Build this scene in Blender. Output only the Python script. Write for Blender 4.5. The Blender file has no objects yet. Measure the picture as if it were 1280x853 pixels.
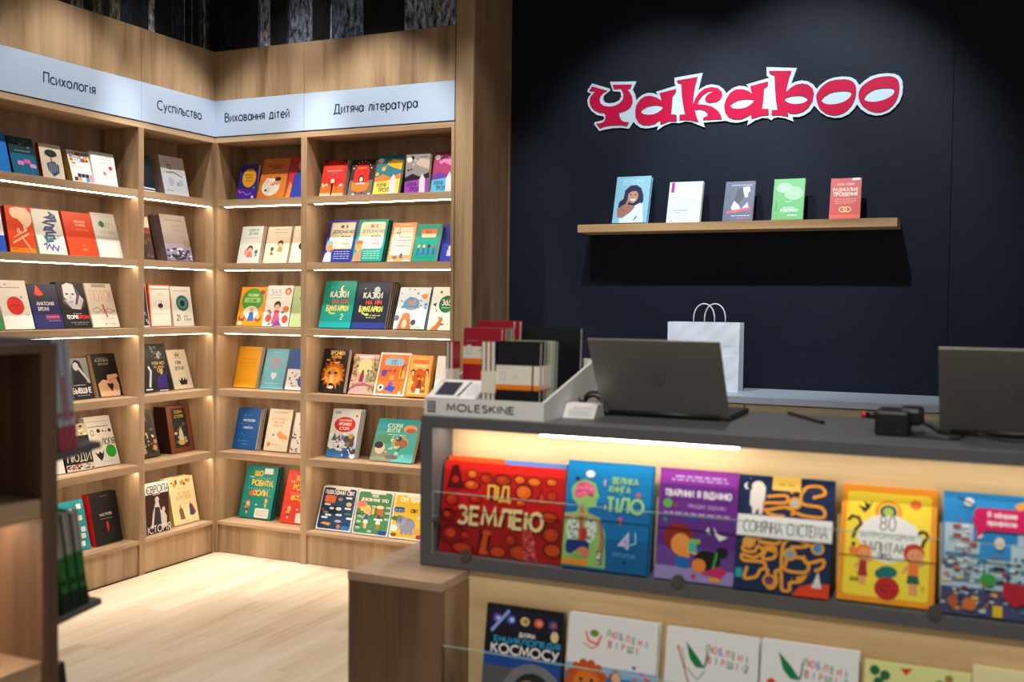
import bpy, bmesh, math, random
from math import sin, cos, pi, radians
from mathutils import Vector, Matrix
random.seed(7)
SC = bpy.context.scene
COL = SC.collection

# ------------------------------------------------------------------ camera
cam_d = bpy.data.cameras.new('camera')
cam = bpy.data.objects.new('camera', cam_d)
COL.objects.link(cam)
SC.camera = cam
YAW, PITCH, ROLL = -0.427329, -0.036508, 0.010288
CAM = Vector((4.0995, -4.8484, 1.4747))
_f = Vector((cos(PITCH)*sin(YAW), cos(PITCH)*cos(YAW), sin(PITCH)))
_r = Vector((cos(YAW), -sin(YAW), 0))
_u = _r.cross(_f)
_r2 = _r*cos(ROLL) + _u*sin(ROLL)
_u2 = _r2.cross(_f)
cam.matrix_world = Matrix(((_r2.x, _u2.x, -_f.x, CAM.x), (_r2.y, _u2.y, -_f.y, CAM.y), (_r2.z, _u2.z, -_f.z, CAM.z), (0, 0, 0, 1)))
cam_d.sensor_width = 36
cam_d.lens = 1319.16/1280*36
cam_d.clip_start = 0.05
cam_d.dof.use_dof = True
cam_d.dof.focus_distance = 5.6
cam_d.dof.aperture_fstop = 2.6

# ------------------------------------------------------------------ world, exposure
w = bpy.data.worlds.new('world'); SC.world = w
w.use_nodes = True
bg = w.node_tree.nodes['Background']
bg.inputs[0].default_value = (1.0, 0.93, 0.85, 1)
bg.inputs[1].default_value = 0.27
SC.view_settings.view_transform = 'Standard'
SC.view_settings.look = 'None'
SC.view_settings.gamma = 1
SC.view_settings.exposure = 0.0
SC.view_settings.use_curve_mapping = False

# ------------------------------------------------------------------ ceiling spots (track lights above the frame, with added fill spots)
def spot(loc, target, watt, angle=60, blend=0.35, col=(1, 0.93, 0.84), size=0.03):
    d = bpy.data.lights.new('track_spot_lamp', 'SPOT')
    d.energy = watt; d.spot_size = radians(angle); d.spot_blend = blend
    d.color = col; d.shadow_soft_size = size
    o = bpy.data.objects.new('track_spot_lamp', d)
    COL.objects.link(o)
    o.location = loc
    o.rotation_euler = (Vector(target)-Vector(loc)).to_track_quat('-Z', 'Y').to_euler()
    o['label'] = LAMP_LABELS.pop(0); o['category'] = 'spot light'
    return o
LAMP_LABELS = ['ceiling spot aimed at the right end of the shop sign', 'ceiling spot aimed at the left end of the shop sign',
 'ceiling spot aimed at the children literature bookcase', 'ceiling spot aimed at the upbringing bookcase',
 'ceiling spot aimed at the society bookcase', 'ceiling spot aimed at the psychology bookcase', 'ceiling spot aimed at the open floor',
 'ceiling spot aimed at the sales counter', 'ceiling spot aimed at the wooden pier', 'ceiling spot above the laptops on the counter']
WHITE = (0.80, 0.90, 1.0); WARM = (1, 0.95, 0.88); WHITE2 = (1, 0.98, 0.95)
spot((3.27, -1.30, 3.95), (3.25, 0.42, 1.84), 265, 48, 0.6, WHITE)
spot((2.53, -1.30, 3.95), (2.55, 0.42, 1.76), 190, 46, 0.6, WHITE)
spot((1.12, -1.15, 3.98), (1.10, 0.00, 1.65), 235, 43, 0.5, WARM)
spot((0.42, -1.15, 3.98), (0.36, 0.00, 1.45), 150, 43, 0.5, WARM)
spot((1.10, -0.38, 3.98), (0.00, -0.32, 1.45), 150, 43, 0.5, WARM)
spot((1.10, -1.10, 3.98), (0.00, -1.10, 1.65), 170, 43, 0.5, WARM)
spot((1.60, -2.00, 4.0), (1.25, -1.50, 0.0), 170, 75, 0.9, WHITE2)
spot((3.75, -4.50, 4.0), (3.60, -2.35, 0.8), 330, 46, 0.7, WARM)  # added fill from the camera side for the counter front
spot((2.15, -1.50, 4.0), (1.62, 0.0, 1.9), 120, 34, 0.7, WARM)  # extra lamp put in to brighten the pier
spot((3.10, -1.50, 4.0), (2.95, -2.35, 1.1), 130, 62, 0.8, WARM)  # extra lamp put in to brighten the tops along the counter

# ------------------------------------------------------------------ materials
def srgb(h):
    if isinstance(h, tuple): return h
    h = h.lstrip('#')
    if len(h) == 3: h = ''.join(c*2 for c in h)
    v = [int(h[i:i+2], 16)/255 for i in (0, 2, 4)]
    return tuple((c/12.92 if c <= 0.04045 else ((c+0.055)/1.055)**2.4) for c in v) + (1,)
def new_mat(name):
    m = bpy.data.materials.new(name); m.use_nodes = True
    nt = m.node_tree
    return m, nt, nt.nodes['Principled BSDF']
def plain(name, col, rough=0.5, metal=0.0, noise=0.06, nscale=30, bump=0.0, spec=0.5, trans=0):
    m, nt, b = new_mat(name)
    tc = nt.nodes.new('ShaderNodeTexCoord'); n = nt.nodes.new('ShaderNodeTexNoise')
    n.inputs['Scale'].default_value = nscale; n.inputs['Detail'].default_value = 4
    nt.links.new(tc.outputs['Object'], n.inputs['Vector'])
    mr = nt.nodes.new('ShaderNodeMapRange')
    mr.inputs['To Min'].default_value = 1-noise; mr.inputs['To Max'].default_value = 1+noise
    nt.links.new(n.outputs['Fac'], mr.inputs['Value'])
    mx = nt.nodes.new('ShaderNodeVectorMath'); mx.operation = 'SCALE'
    mx.inputs[0].default_value = srgb(col)[:3]
    nt.links.new(mr.outputs[0], mx.inputs['Scale'])
    nt.links.new(mx.outputs[0], b.inputs['Base Color'])
    b.inputs['Roughness'].default_value = rough; b.inputs['Metallic'].default_value = metal
    b.inputs['Specular IOR Level'].default_value = spec
    if bump:
        bp = nt.nodes.new('ShaderNodeBump'); bp.inputs['Strength'].default_value = bump; bp.inputs['Distance'].default_value = 0.002
        nt.links.new(n.outputs['Fac'], bp.inputs['Height']); nt.links.new(bp.outputs[0], b.inputs['Normal'])
    return m
def emit(name, col, s):
    m = bpy.data.materials.new(name); m.use_nodes = True; nt = m.node_tree
    nt.nodes.remove(nt.nodes['Principled BSDF'])
    e = nt.nodes.new('ShaderNodeEmission'); e.inputs[0].default_value = (*col, 1); e.inputs[1].default_value = s
    nt.links.new(e.outputs[0], nt.nodes['Material Output'].inputs[0])
    return m
def wood(name, axis, dark, mid, light, rough=0.5, band=5.0, seed=0.0, rnd=0.0):
    m, nt, b = new_mat(name)
    L = nt.links
    tc = nt.nodes.new('ShaderNodeTexCoord')
    def mapping(along, across):
        mp = nt.nodes.new('ShaderNodeMapping')
        s = [across]*3; s[axis] = along
        mp.inputs['Scale'].default_value = s; mp.inputs['Location'].default_value = (seed, seed*1.7, seed*0.6)
        if rnd:
            oi = nt.nodes.new('ShaderNodeObjectInfo'); cb = nt.nodes.new('ShaderNodeCombineXYZ')
            ml = nt.nodes.new('ShaderNodeMath'); ml.operation = 'MULTIPLY'; ml.inputs[1].default_value = rnd
            L.new(oi.outputs['Random'], ml.inputs[0])
            for i in range(3): L.new(ml.outputs[0], cb.inputs[i])
            ad = nt.nodes.new('ShaderNodeVectorMath'); L.new(tc.outputs['Object'], ad.inputs[0]); L.new(cb.outputs[0], ad.inputs[1])
            L.new(ad.outputs[0], mp.inputs['Vector'])
        else: L.new(tc.outputs['Object'], mp.inputs['Vector'])
        return mp
    a = nt.nodes.new('ShaderNodeTexNoise'); a.inputs['Scale'].default_value = 1; a.inputs['Detail'].default_value = 3; a.inputs['Distortion'].default_value = 0.6
    L.new(mapping(band*0.13, band).outputs[0], a.inputs['Vector'])
    f = nt.nodes.new('ShaderNodeTexNoise'); f.inputs['Scale'].default_value = 1; f.inputs['Detail'].default_value = 6; f.inputs['Roughness'].default_value = 0.65
    L.new(mapping(4, 130).outputs[0], f.inputs['Vector'])
    g = nt.nodes.new('ShaderNodeTexNoise'); g.inputs['Scale'].default_value = 1; g.inputs['Detail'].default_value = 3
    L.new(mapping(1.2, 28).outputs[0], g.inputs['Vector'])
    def madd(x, k, y=None, c=0):
        n = nt.nodes.new('ShaderNodeMath'); n.operation = 'MULTIPLY_ADD'
        L.new(x, n.inputs[0]); n.inputs[1].default_value = k
        if y is not None: L.new(y, n.inputs[2])
        else: n.inputs[2].default_value = c
        return n.outputs[0]
    s = madd(a.outputs['Fac'], 1.15, None, -0.33)
    s = madd(g.outputs['Fac'], 0.45, s)
    s = madd(f.outputs['Fac'], 0.35, s)
    cr = nt.nodes.new('ShaderNodeValToRGB')
    L.new(s, cr.inputs[0])
    e = cr.color_ramp.elements
    e[0].position = 0.30; e[0].color = srgb(dark)
    e[1].position = 0.92; e[1].color = srgb(light)
    x = e.new(0.58); x.color = srgb(mid)
    L.new(cr.outputs[0], b.inputs['Base Color'])
    b.inputs['Roughness'].default_value = rough
    bp = nt.nodes.new('ShaderNodeBump'); bp.inputs['Strength'].default_value = 0.12; bp.inputs['Distance'].default_value = 0.001
    L.new(f.outputs['Fac'], bp.inputs['Height']); L.new(bp.outputs[0], b.inputs['Normal'])
    return m
M = {}
oak = ('#664c37', '#a08464', '#bfa280')
M['oak_v'] = wood('oak_vertical_grain', 2, *oak)
M['oak_x'] = wood('oak_horizontal_grain', 0, '#84694e', '#ae9070', '#c6a988', seed=3.1)
M['oak_y'] = wood('oak_deep_grain', 1, '#84694e', '#ae9070', '#c6a988', seed=5.3)
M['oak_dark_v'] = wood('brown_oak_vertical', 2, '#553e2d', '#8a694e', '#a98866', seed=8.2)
M['oak_dark_x'] = wood('brown_oak_horizontal', 0, '#6b5140', '#8d7056', '#a5886a', seed=9.2)
M['oak_pale_x'] = wood('pale_oak_horizontal', 0, '#c09a68', '#dcbd8c', '#ecd3a6', seed=2.2, band=4)
M['oak_cab'] = wood('cabinet_brown_oak', 2, '#453225', '#6b503c', '#856850', seed=4.4)  # darker oak copy: shade on unlit faces put into the wood colour
M['oak_cab_top'] = wood('cabinet_top_oak', 0, '#7d644e', '#a1846a', '#b99c80', seed=6.4)  # lighter oak copy: light on the cabinet top put into the colour
M['oak_wall_shelf'] = wood('honey_oak_wall_shelf', 0, '#9a744c', '#c79c6c', '#dab486', seed=7.7)
M['floor'] = wood('pale_floor_planks', 1, '#c2a480', '#dbc8ac', '#eadfcc', seed=1.0, rough=0.42, band=4.5, rnd=37.0)
M['concrete'] = plain('dark_grey_laminate', '#56575b', 0.5, noise=0.10, nscale=22, bump=0.15)
M['concrete2'] = plain('grey_laminate_top', '#a6abb4', 0.5, noise=0.12, nscale=14, bump=0.1)  # lighter copy of the counter laminate, spotlight brightness put into its colour
M['sign'] = plain('pale_sign_acrylic', '#b2c6e0', 0.3, noise=0.01)
M['ink'] = plain('dark_navy_lettering', '#1b2a3c', 0.5, noise=0.02)
M['led'] = emit('led_strip_glow', (1.0, 0.83, 0.66), 35)
M['led2'] = emit('display_led_glow', (1.0, 0.88, 0.74), 26)
M['paper'] = plain('book_paper_block', '#e9e2d2', 0.8, noise=0.04, nscale=200)
M['white_card'] = plain('white_card', '#e8e6e2', 0.55, noise=0.02)
M['white_paper'] = plain('white_kraft_paper', '#eceef2', 0.75, noise=0.03, nscale=12, bump=0.5)
M['black_plastic'] = plain('black_plastic', '#0c0d0f', 0.45, noise=0.05)
M['laptop'] = plain('grey_anodised_aluminium', '#85807a', 0.38, metal=0.35, noise=0.03, nscale=60)
M['laptop_dark'] = plain('dark_laptop_plastic', '#1b1c1e', 0.45, noise=0.03)
M['laptop_logo'] = plain('laptop_logo_satin', '#9a9894', 0.3, metal=0.8, noise=0.02)
M['red_plastic'] = plain('red_plastic', '#c4222c', 0.4, noise=0.03)
M['logo_red'] = plain('crimson_acrylic', '#d20a42', 0.3, noise=0.02)
M['logo_white'] = plain('white_acrylic', '#d9ecf4', 0.35, noise=0.01)
M['steel'] = plain('brushed_steel', '#6a625c', 0.45, metal=0.7, noise=0.05)
M['cream'] = plain('cream_laminate', '#e9dfca', 0.6, noise=0.03)
M['ceiling'] = plain('black_ceiling_paint', '#0d0e10', 0.9, noise=0.1)
M['plaster'] = plain('dark_plaster', '#15161a', 0.9, noise=0.1)
M['gap'] = plain('dark_joint', '#17120e', 0.8, noise=0.05)
# navy wall covering with a fine woven relief
def navy():
    m, nt, b = new_mat('navy_woven_wall'); L = nt.links
    tc = nt.nodes.new('ShaderNodeTexCoord')
    mp = nt.nodes.new('ShaderNodeMapping'); mp.inputs['Scale'].default_value = (60, 60, 260)
    L.new(tc.outputs['Object'], mp.inputs['Vector'])
    n = nt.nodes.new('ShaderNodeTexNoise'); n.inputs['Scale'].default_value = 1; n.inputs['Detail'].default_value = 3
    L.new(mp.outputs[0], n.inputs['Vector'])
    cr = nt.nodes.new('ShaderNodeValToRGB'); L.new(n.outputs['Fac'], cr.inputs[0])
    cr.color_ramp.elements[0].position = 0.3; cr.color_ramp.elements[0].color = srgb('#080e19')
    cr.color_ramp.elements[1].position = 0.75; cr.color_ramp.elements[1].color = srgb('#0f1a2e')
    L.new(cr.outputs[0], b.inputs['Base Color'])
    b.inputs['Roughness'].default_value = 0.6; b.inputs['Specular IOR Level'].default_value = 0.3
    bp = nt.nodes.new('ShaderNodeBump'); bp.inputs['Strength'].default_value = 0.35; bp.inputs['Distance'].default_value = 0.001
    L.new(n.outputs['Fac'], bp.inputs['Height']); L.new(bp.outputs[0], b.inputs['Normal'])
    return m
M['navy'] = navy()
def glass(name, tint, gloss_ior=1.5):
    m = bpy.data.materials.new(name); m.use_nodes = True; nt = m.node_tree; L = nt.links
    nt.nodes.remove(nt.nodes['Principled BSDF'])
    t = nt.nodes.new('ShaderNodeBsdfTransparent'); t.inputs[0].default_value = (*tint, 1)
    g = nt.nodes.new('ShaderNodeBsdfGlossy'); g.inputs['Roughness'].default_value = 0.02
    fr = nt.nodes.new('ShaderNodeFresnel'); fr.inputs[0].default_value = gloss_ior
    mx = nt.nodes.new('ShaderNodeMixShader')
    L.new(fr.outputs[0], mx.inputs[0]); L.new(t.outputs[0], mx.inputs[1]); L.new(g.outputs[0], mx.inputs[2])
    L.new(mx.outputs[0], nt.nodes['Material Output'].inputs[0])
    return m
M['glass'] = glass('clear_glass', (0.96, 0.98, 0.97), 1.14)
M['glass_edge'] = plain('green_glass_edge', '#8fb5a6', 0.2, noise=0.02)
# printed card: colours carried by the print mesh itself
def printed(name, rough, mottled=False):
    m, nt, b = new_mat(name)
    a = nt.nodes.new('ShaderNodeAttribute'); a.attribute_name = 'ink'
    if mottled:
        tc = nt.nodes.new('ShaderNodeTexCoord'); mp = nt.nodes.new('ShaderNodeMapping'); mp.inputs['Scale'].default_value = (1, 1, 0.35)
        n = nt.nodes.new('ShaderNodeTexNoise'); n.inputs['Scale'].default_value = 45; n.inputs['Detail'].default_value = 8; n.inputs['Roughness'].default_value = 0.75
        cr = nt.nodes.new('ShaderNodeValToRGB'); cr.color_ramp.elements[0].position = 0.42; cr.color_ramp.elements[0].color = (0.06, 0.06, 0.07, 1)
        cr.color_ramp.elements[1].position = 0.62; cr.color_ramp.elements[1].color = (2.3, 2.3, 2.3, 1)
        mm = nt.nodes.new('ShaderNodeMix'); mm.data_type = 'RGBA'; mm.blend_type = 'MULTIPLY'; mm.inputs[0].default_value = 1
        nt.links.new(tc.outputs['Object'], mp.inputs[0]); nt.links.new(mp.outputs[0], n.inputs['Vector']); nt.links.new(n.outputs['Fac'], cr.inputs[0])
        nt.links.new(a.outputs['Color'], mm.inputs[6]); nt.links.new(cr.outputs[0], mm.inputs[7]); nt.links.new(mm.outputs[2], b.inputs['Base Color'])
    else:
        nt.links.new(a.outputs['Color'], b.inputs['Base Color'])
    b.inputs['Roughness'].default_value = rough; b.inputs['Specular IOR Level'].default_value = 0.35
    return m
M['print'] = printed('printed_cover_card', 0.42)
M['mural'] = printed('printed_forest_mural', 0.7, True)

# ------------------------------------------------------------------ mesh helpers
def link(name, me, mat=None, parent=None):
    o = bpy.data.objects.new(name, me)
    if mat is not None and me is not None and len(me.materials) == 0:
        me.materials.append(M[mat] if isinstance(mat, str) else mat)
    COL.objects.link(o)
    if parent is not None: o.parent = parent
    return o
class MB:
    def __init__(s): s.bm = bmesh.new()
    def box(s, x0, x1, y0, y1, z0, z1, rot=None, bev=0):
        r = bmesh.ops.create_cube(s.bm, size=1)
        vs = r['verts']
        bmesh.ops.scale(s.bm, vec=(abs(x1-x0), abs(y1-y0), abs(z1-z0)), verts=vs)
        if bev:
            es = list({e for v in vs for e in v.link_edges})
            rr = bmesh.ops.bevel(s.bm, geom=es, offset=bev, segments=2, affect='EDGES', profile=0.5)
            vs = list({v for f in rr['faces'] for v in f.verts} | {v for v in vs if v.is_valid})
        if rot is not None: bmesh.ops.rotate(s.bm, cent=(0, 0, 0), matrix=rot, verts=vs)
        bmesh.ops.translate(s.bm, vec=((x0+x1)/2, (y0+y1)/2, (z0+z1)/2), verts=vs)
        return s
    def poly(s, pts, vec):
        vs = [s.bm.verts.new(p) for p in pts]
        f = s.bm.faces.new(vs)
        r = bmesh.ops.extrude_face_region(s.bm, geom=[f])
        nv = [g for g in r['geom'] if isinstance(g, bmesh.types.BMVert)]
        bmesh.ops.translate(s.bm, vec=vec, verts=nv)
        return s
    def tube(s, pts, r, n=8, closed=False):
        pts = [Vector(p) for p in pts]; rings = []
        for i, p in enumerate(pts):
            t = (pts[min(i+1, len(pts)-1)]-pts[max(i-1, 0)]).normalized()
            a = t.cross(Vector((0, 0, 1)))
            if a.length < 1e-3: a = t.cross(Vector((0, 1, 0)))
            a.normalize(); b = t.cross(a)
            rings.append([s.bm.verts.new(p+(a*cos(2*pi*k/n)+b*sin(2*pi*k/n))*r) for k in range(n)])
        for i in range(len(rings)-1):
            for k in range(n):
                s.bm.faces.new((rings[i][k], rings[i][(k+1) % n], rings[i+1][(k+1) % n], rings[i+1][k]))
        s.bm.faces.new(rings[0]); s.bm.faces.new(rings[-1])
        return s
    def cyl(s, c, r, h, axis='Z', n=24):
        m = Matrix.Translation(c) @ {'Z': Matrix(), 'Y': Matrix.Rotation(pi/2, 4, 'X'), 'X': Matrix.Rotation(pi/2, 4, 'Y')}[axis]
        bmesh.ops.create_cone(s.bm, cap_ends=True, segments=n, radius1=r, radius2=r, depth=h, matrix=m)
        return s
    def done(s, name, mat, parent=None, smooth=False):
        me = bpy.data.meshes.new(name)
        bmesh.ops.recalc_face_normals(s.bm, faces=s.bm.faces)
        s.bm.to_mesh(me); s.bm.free()
        if smooth:
            for p in me.polygons: p.use_smooth = True
        return link(name, me, mat, parent)
def empty(name, label, cat, loc=(0, 0, 0), rotz=0, group=None):
    o = bpy.data.objects.new(name, None); COL.objects.link(o)
    o.location = loc; o.rotation_euler = (0, 0, rotz); o.empty_display_size = 0.1
    o['label'] = label; o['category'] = cat
    if group: o['group'] = group
    return o
def tag(o, label=None, cat=None, group=None, kind=None):
    for k, v in (('label', label), ('category', cat), ('group', group), ('kind', kind)):
        if v: o[k] = v
    return o
def smooth_path(pts, n=6):
    P = [Vector(p) for p in pts]; P = [P[0]*2-P[1]]+P+[P[-1]*2-P[-2]]; out = []
    for i in range(1, len(P)-2):
        for k in range(n):
            t = k/n
            out.append(0.5*((2*P[i])+(-P[i-1]+P[i+1])*t+(2*P[i-1]-5*P[i]+4*P[i+1]-P[i+2])*t*t+(-P[i-1]+3*P[i]-3*P[i+1]+P[i+2])*t**3))
    out.append(P[-2]); return out

# ------------------------------------------------------------------ stroke lettering
def A(cx, cy, rx, ry, a0, a1, n=8):
    return [(cx+rx*cos(radians(a0+(a1-a0)*i/n)), cy+ry*sin(radians(a0+(a1-a0)*i/n))) for i in range(n+1)]
def O_(cx, cy, rx, ry, n=14): return A(cx, cy, rx, ry, 90, 450, n)
dot = lambda x, y: [(x-.02, y), (x+.05, y)]
G = {
'А': (.8, [[(0, 0), (.4, 1), (.8, 0)], [(.15, .33), (.65, .33)]]),
'Б': (.58, [[(.5, 1), (0, 1), (0, 0), (.28, 0)]+A(.28, .28, .28, .28, -90, 90)+[(0, .56)]]),
'В': (.56, [[(0, 0), (0, 1), (.24, 1)]+A(.24, .77, .24, .23, 90, -90)+[(0, .54)], [(.24, .54)]+A(.27, .27, .28, .27, 90, -90)+[(0, 0)]]),
'Г': (.5, [[(0, 0), (0, 1), (.5, 1)]]),
'Д': (.82, [[(0, -.17), (0, 0), (.82, 0), (.82, -.17)], [(.12, 0), (.26, 1), (.68, 1), (.68, 0)]]),
'Е': (.5, [[(.5, 1), (0, 1), (0, 0), (.5, 0)], [(0, .52), (.45, .52)]]),
'Є': (.7, [A(.48, .5, .48, .5, 50, 310, 12), [(.02, .5), (.5, .5)]]),
'Ж': (1, [[(.5, 0), (.5, 1)], [(.02, 1), (.5, .5), (0, 0)], [(.98, 1), (.5, .5), (1, 0)]]),
'З': (.56, [A(.25, .76, .25, .24, 150, -90), A(.26, .27, .29, .27, 90, -150)]),
'И': (.62, [[(0, 1), (0, 0), (.62, 1), (.62, 0)]]),
'І': (.06, [[(.03, 0), (.03, 1)]]),
'К': (.58, [[(0, 0), (0, 1)], [(.56, 1), (0, .48)], [(.14, .6), (.58, 0)]]),
'Л': (.64, [[(0, 0), (.22, 1), (.64, 1), (.64, 0)]]),
'М': (.86, [[(0, 0), (.1, 1), (.43, .2), (.76, 1), (.86, 0)]]),
'Н': (.6, [[(0, 0), (0, 1)], [(.6, 0), (.6, 1)], [(0, .52), (.6, .52)]]),
'О': (.94, [O_(.47, .5, .47, .5)]),
'П': (.58, [[(0, 0), (0, 1), (.58, 1), (.58, 0)]]),
'Р': (.52, [[(0, 0), (0, 1), (.25, 1)]+A(.25, .74, .27, .26, 90, -90)+[(0, .48)]]),
'С': (.74, [A(.48, .5, .48, .5, 50, 310, 12)]),
'Т': (.56, [[(0, 1), (.56, 1)], [(.28, 1), (.28, 0)]]),
'У': (.6, [[(0, 1), (.32, .35)], [(.62, 1), (.2, 0), (.06, 0)]]),
'Ф': (.86, [[(.43, -.03), (.43, 1.05)], O_(.43, .52, .43, .3)]),
'Х': (.62, [[(0, 0), (.6, 1)], [(.02, 1), (.62, 0)]]),
'Ц': (.7, [[(0, 1), (0, 0), (.6, 0)], [(.56, 1), (.56, 0)], [(.68, 0), (.68, -.18)]]),
'Ч': (.52, [[(0, 1), (0, .6), (.1, .46), (.52, .46)], [(.52, 1), (.52, 0)]]),
'Ш': (.9, [[(0, 1), (0, 0), (.9, 0), (.9, 1)], [(.45, 0), (.45, 1)]]),
'Щ': (.98, [[(0, 1), (0, 0), (.98, 0), (.98, -.18)], [(.42, 0), (.42, 1)], [(.84, 0), (.84, 1)]]),
'Ь': (.52, [[(0, 1), (0, 0), (.26, 0)]+A(.26, .27, .26, .27, -90, 90)+[(0, .54)]]),
'Ы': (.76, [[(0, 1), (0, 0), (.22, 0)]+A(.22, .27, .24, .27, -90, 90)+[(0, .54)], [(.74, 0), (.74, 1)]]),
'Ю': (1.0, [[(0, 0), (0, 1)], [(0, .5), (.26, .5)], O_(.62, .5, .36, .5)]),
'Я': (.54, [[(.54, 0), (.54, 1), (.28, 1)]+A(.28, .74, .26, .26, 90, 270)+[(.54, .48)], [(.3, .48), (0, 0)]]),
'G': (.9, [A(.48, .5, .48, .5, 50, 350, 12)+[(.55, .42)]]),
'L': (.46, [[(0, 1), (0, 0), (.46, 0)]]),
'N': (.62, [[(0, 0), (0, 1), (.62, 0), (.62, 1)]]),
'S': (.5, [A(.26, .76, .24, .24, 40, 270)+A(.24, .26, .26, .26, 90, -140)]),
'U': (.6, [[(0, 1), (0, .3)]+A(.3, .3, .3, .3, 180, 360)+[(.6, 1)]]),
'D': (.66, [[(0, 0), (0, 1), (.2, 1)]+A(.2, .5, .46, .5, 90, -90)+[(0, 0)]]),
'Y': (.62, [[(0, 1), (.31, .5), (.62, 1)], [(.31, .5), (.31, 0)]]),
'0': (.56, [O_(.28, .5, .28, .5)]), '1': (.2, [[(0, .8), (.15, 1), (.15, 0)]]),
'2': (.54, [A(.27, .73, .26, .27, 170, -30)+[(0, 0), (.54, 0)]]),
'3': (.54, [A(.26, .76, .25, .24, 150, -90), A(.26, .27, .28, .27, 90, -150)]),
'4': (.6, [[(.45, 0), (.45, 1), (0, .3), (.6, .3)]]),
'5': (.54, [[(.5, 1), (.1, 1), (.06, .58)]+A(.24, .32, .3, .32, 110, -150)]),
'6': (.56, [[(.42, 1), (.06, .45)], O_(.28, .3, .28, .3)]), '7': (.5, [[(0, 1), (.5, 1), (.15, 0)]]),
'8': (.54, [O_(.27, .76, .23, .24), O_(.27, .27, .27, .27)]), '9': (.56, [[(.14, 0), (.5, .55)], O_(.28, .7, .28, .3)]),
'-': (.34, [[(0, .45), (.34, .45)]]), '.': (.08, [dot(0, .04)]), '!': (.08, [[(.04, .3), (.04, 1)], dot(.02, .05)]),
',': (.08, [[(.06, .08), (0, -.12)]]), ' ': (.34, []), ':': (.08, [dot(0, .1), dot(0, .6)]),
'?': (.5, [A(.25, .75, .24, .25, 170, -60)+[(.25, .45), (.25, .28)], dot(.23, .04)]),
}
for a, b in zip('ABCEHIKMOPTX', 'АВСЕНІКМОРТХ'): G[a] = G[b]
G['Ї'] = (.2, [[(.1, 0), (.1, 1)], dot(-.02, 1.2), dot(.18, 1.2)])
G['Й'] = (.62, G['И'][1]+[A(.31, 1.3, .14, .12, 200, 340, 4)])
LOW = {'а': (.52, [O_(.25, .34, .25, .34), [(.52, 0), (.52, .68)]]), 'е': (.54, [[(.02, .36), (.52, .36)]+A(.27, .34, .26, .34, 8, 320, 10)]),
'р': (.54, [[(0, -.32), (0, .68)], O_(.28, .34, .26, .34)]), 'у': (.5, [[(0, .68), (.26, .1)], [(.5, .68), (.12, -.32)]]),
'б': (.54, [O_(.27, .32, .27, .32), A(.3, .4, .29, .5, 185, 90, 5)+[(.5, 1)]]), 'і': (.08, [[(.04, 0), (.04, .68)], dot(.02, .9)]),
'ї': (.2, [[(.1, 0), (.1, .68)], dot(-.03, .9), dot(.17, .9)]), 'ф': (.8, [[(.4, -.3), (.4, 1)], O_(.4, .34, .38, .34)]),
'й': (.44, [[(0, .68), (0, 0), (.42, .68), (.42, 0)], A(.21, .98, .12, .1, 200, 340, 4)]), 'о': (.6, [O_(.3, .34, .3, .34)]),
'с': (.46, [A(.3, .34, .3, .34, 50, 310, 8)])}
def glyph(ch):
    if ch in LOW: return LOW[ch]
    if ch in G: return G[ch]
    u = ch.upper()
    if u in G:
        wd, ls = G[u]; return (wd*.72, [[(x*.72, y*.68) for x, y in l] for l in ls])
    return (.3, [])
def ribbon(pts, wd):
    """offset polyline -> list of quads (2D)"""
    P = [Vector(p) for p in pts]
    P = [p for i, p in enumerate(P) if i == 0 or (p-P[i-1]).length > 1e-6]
    if len(P) < 2: return []
    closed = len(P) > 3 and (P[0]-P[-1]).length < 1e-4
    n = len(P); off = []
    for i in range(n):
        d0 = (P[i]-P[i-1]).normalized() if i > 0 else ((P[-1]-P[-2]).normalized() if closed else None)
        d1 = (P[i+1]-P[i]).normalized() if i < n-1 else ((P[1]-P[0]).normalized() if closed else None)
        if d0 is None: d0 = d1
        if d1 is None: d1 = d0
        n0 = Vector((-d0.y, d0.x)); n1 = Vector((-d1.y, d1.x)); m = n0+n1
        if m.length < .25: m = n1.copy(); k = 1
        else:
            m.normalize(); k = min(1/max(m.dot(n1), .3), 2.2)
        off.append(m*(wd/2*k))
    L = [p+o for p, o in zip(P, off)]; R = [p-o for p, o in zip(P, off)]
    return [[tuple(R[i]), tuple(R[i+1]), tuple(L[i+1]), tuple(L[i])] for i in range(n-1)]
def text_quads(s, cx, base, h, wt=.13, maxw=None, sx=1.0, align='c', gap=.2, fit=False):
    """letters of cap height h centred on cx with baseline base; returns quads"""
    adv = 0; items = []; gap = max(gap, .06+wt*.75)
    for ch in s:
        wd, ls = glyph(ch); items.append((adv, ls)); adv += wd+gap
    adv -= gap
    sc = sx
    if maxw and (adv*h*sc > maxw or fit): sc = maxw/(adv*h)
    x0 = cx-(adv*h*sc/2 if align == 'c' else 0)
    q = []
    for a, ls in items:
        for l in ls:
            q += ribbon([(x0+(a+x)*h*sc, base+y*h) for x, y in l], wt*h*min(1.0, max(.5, sc)))
    return q
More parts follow.
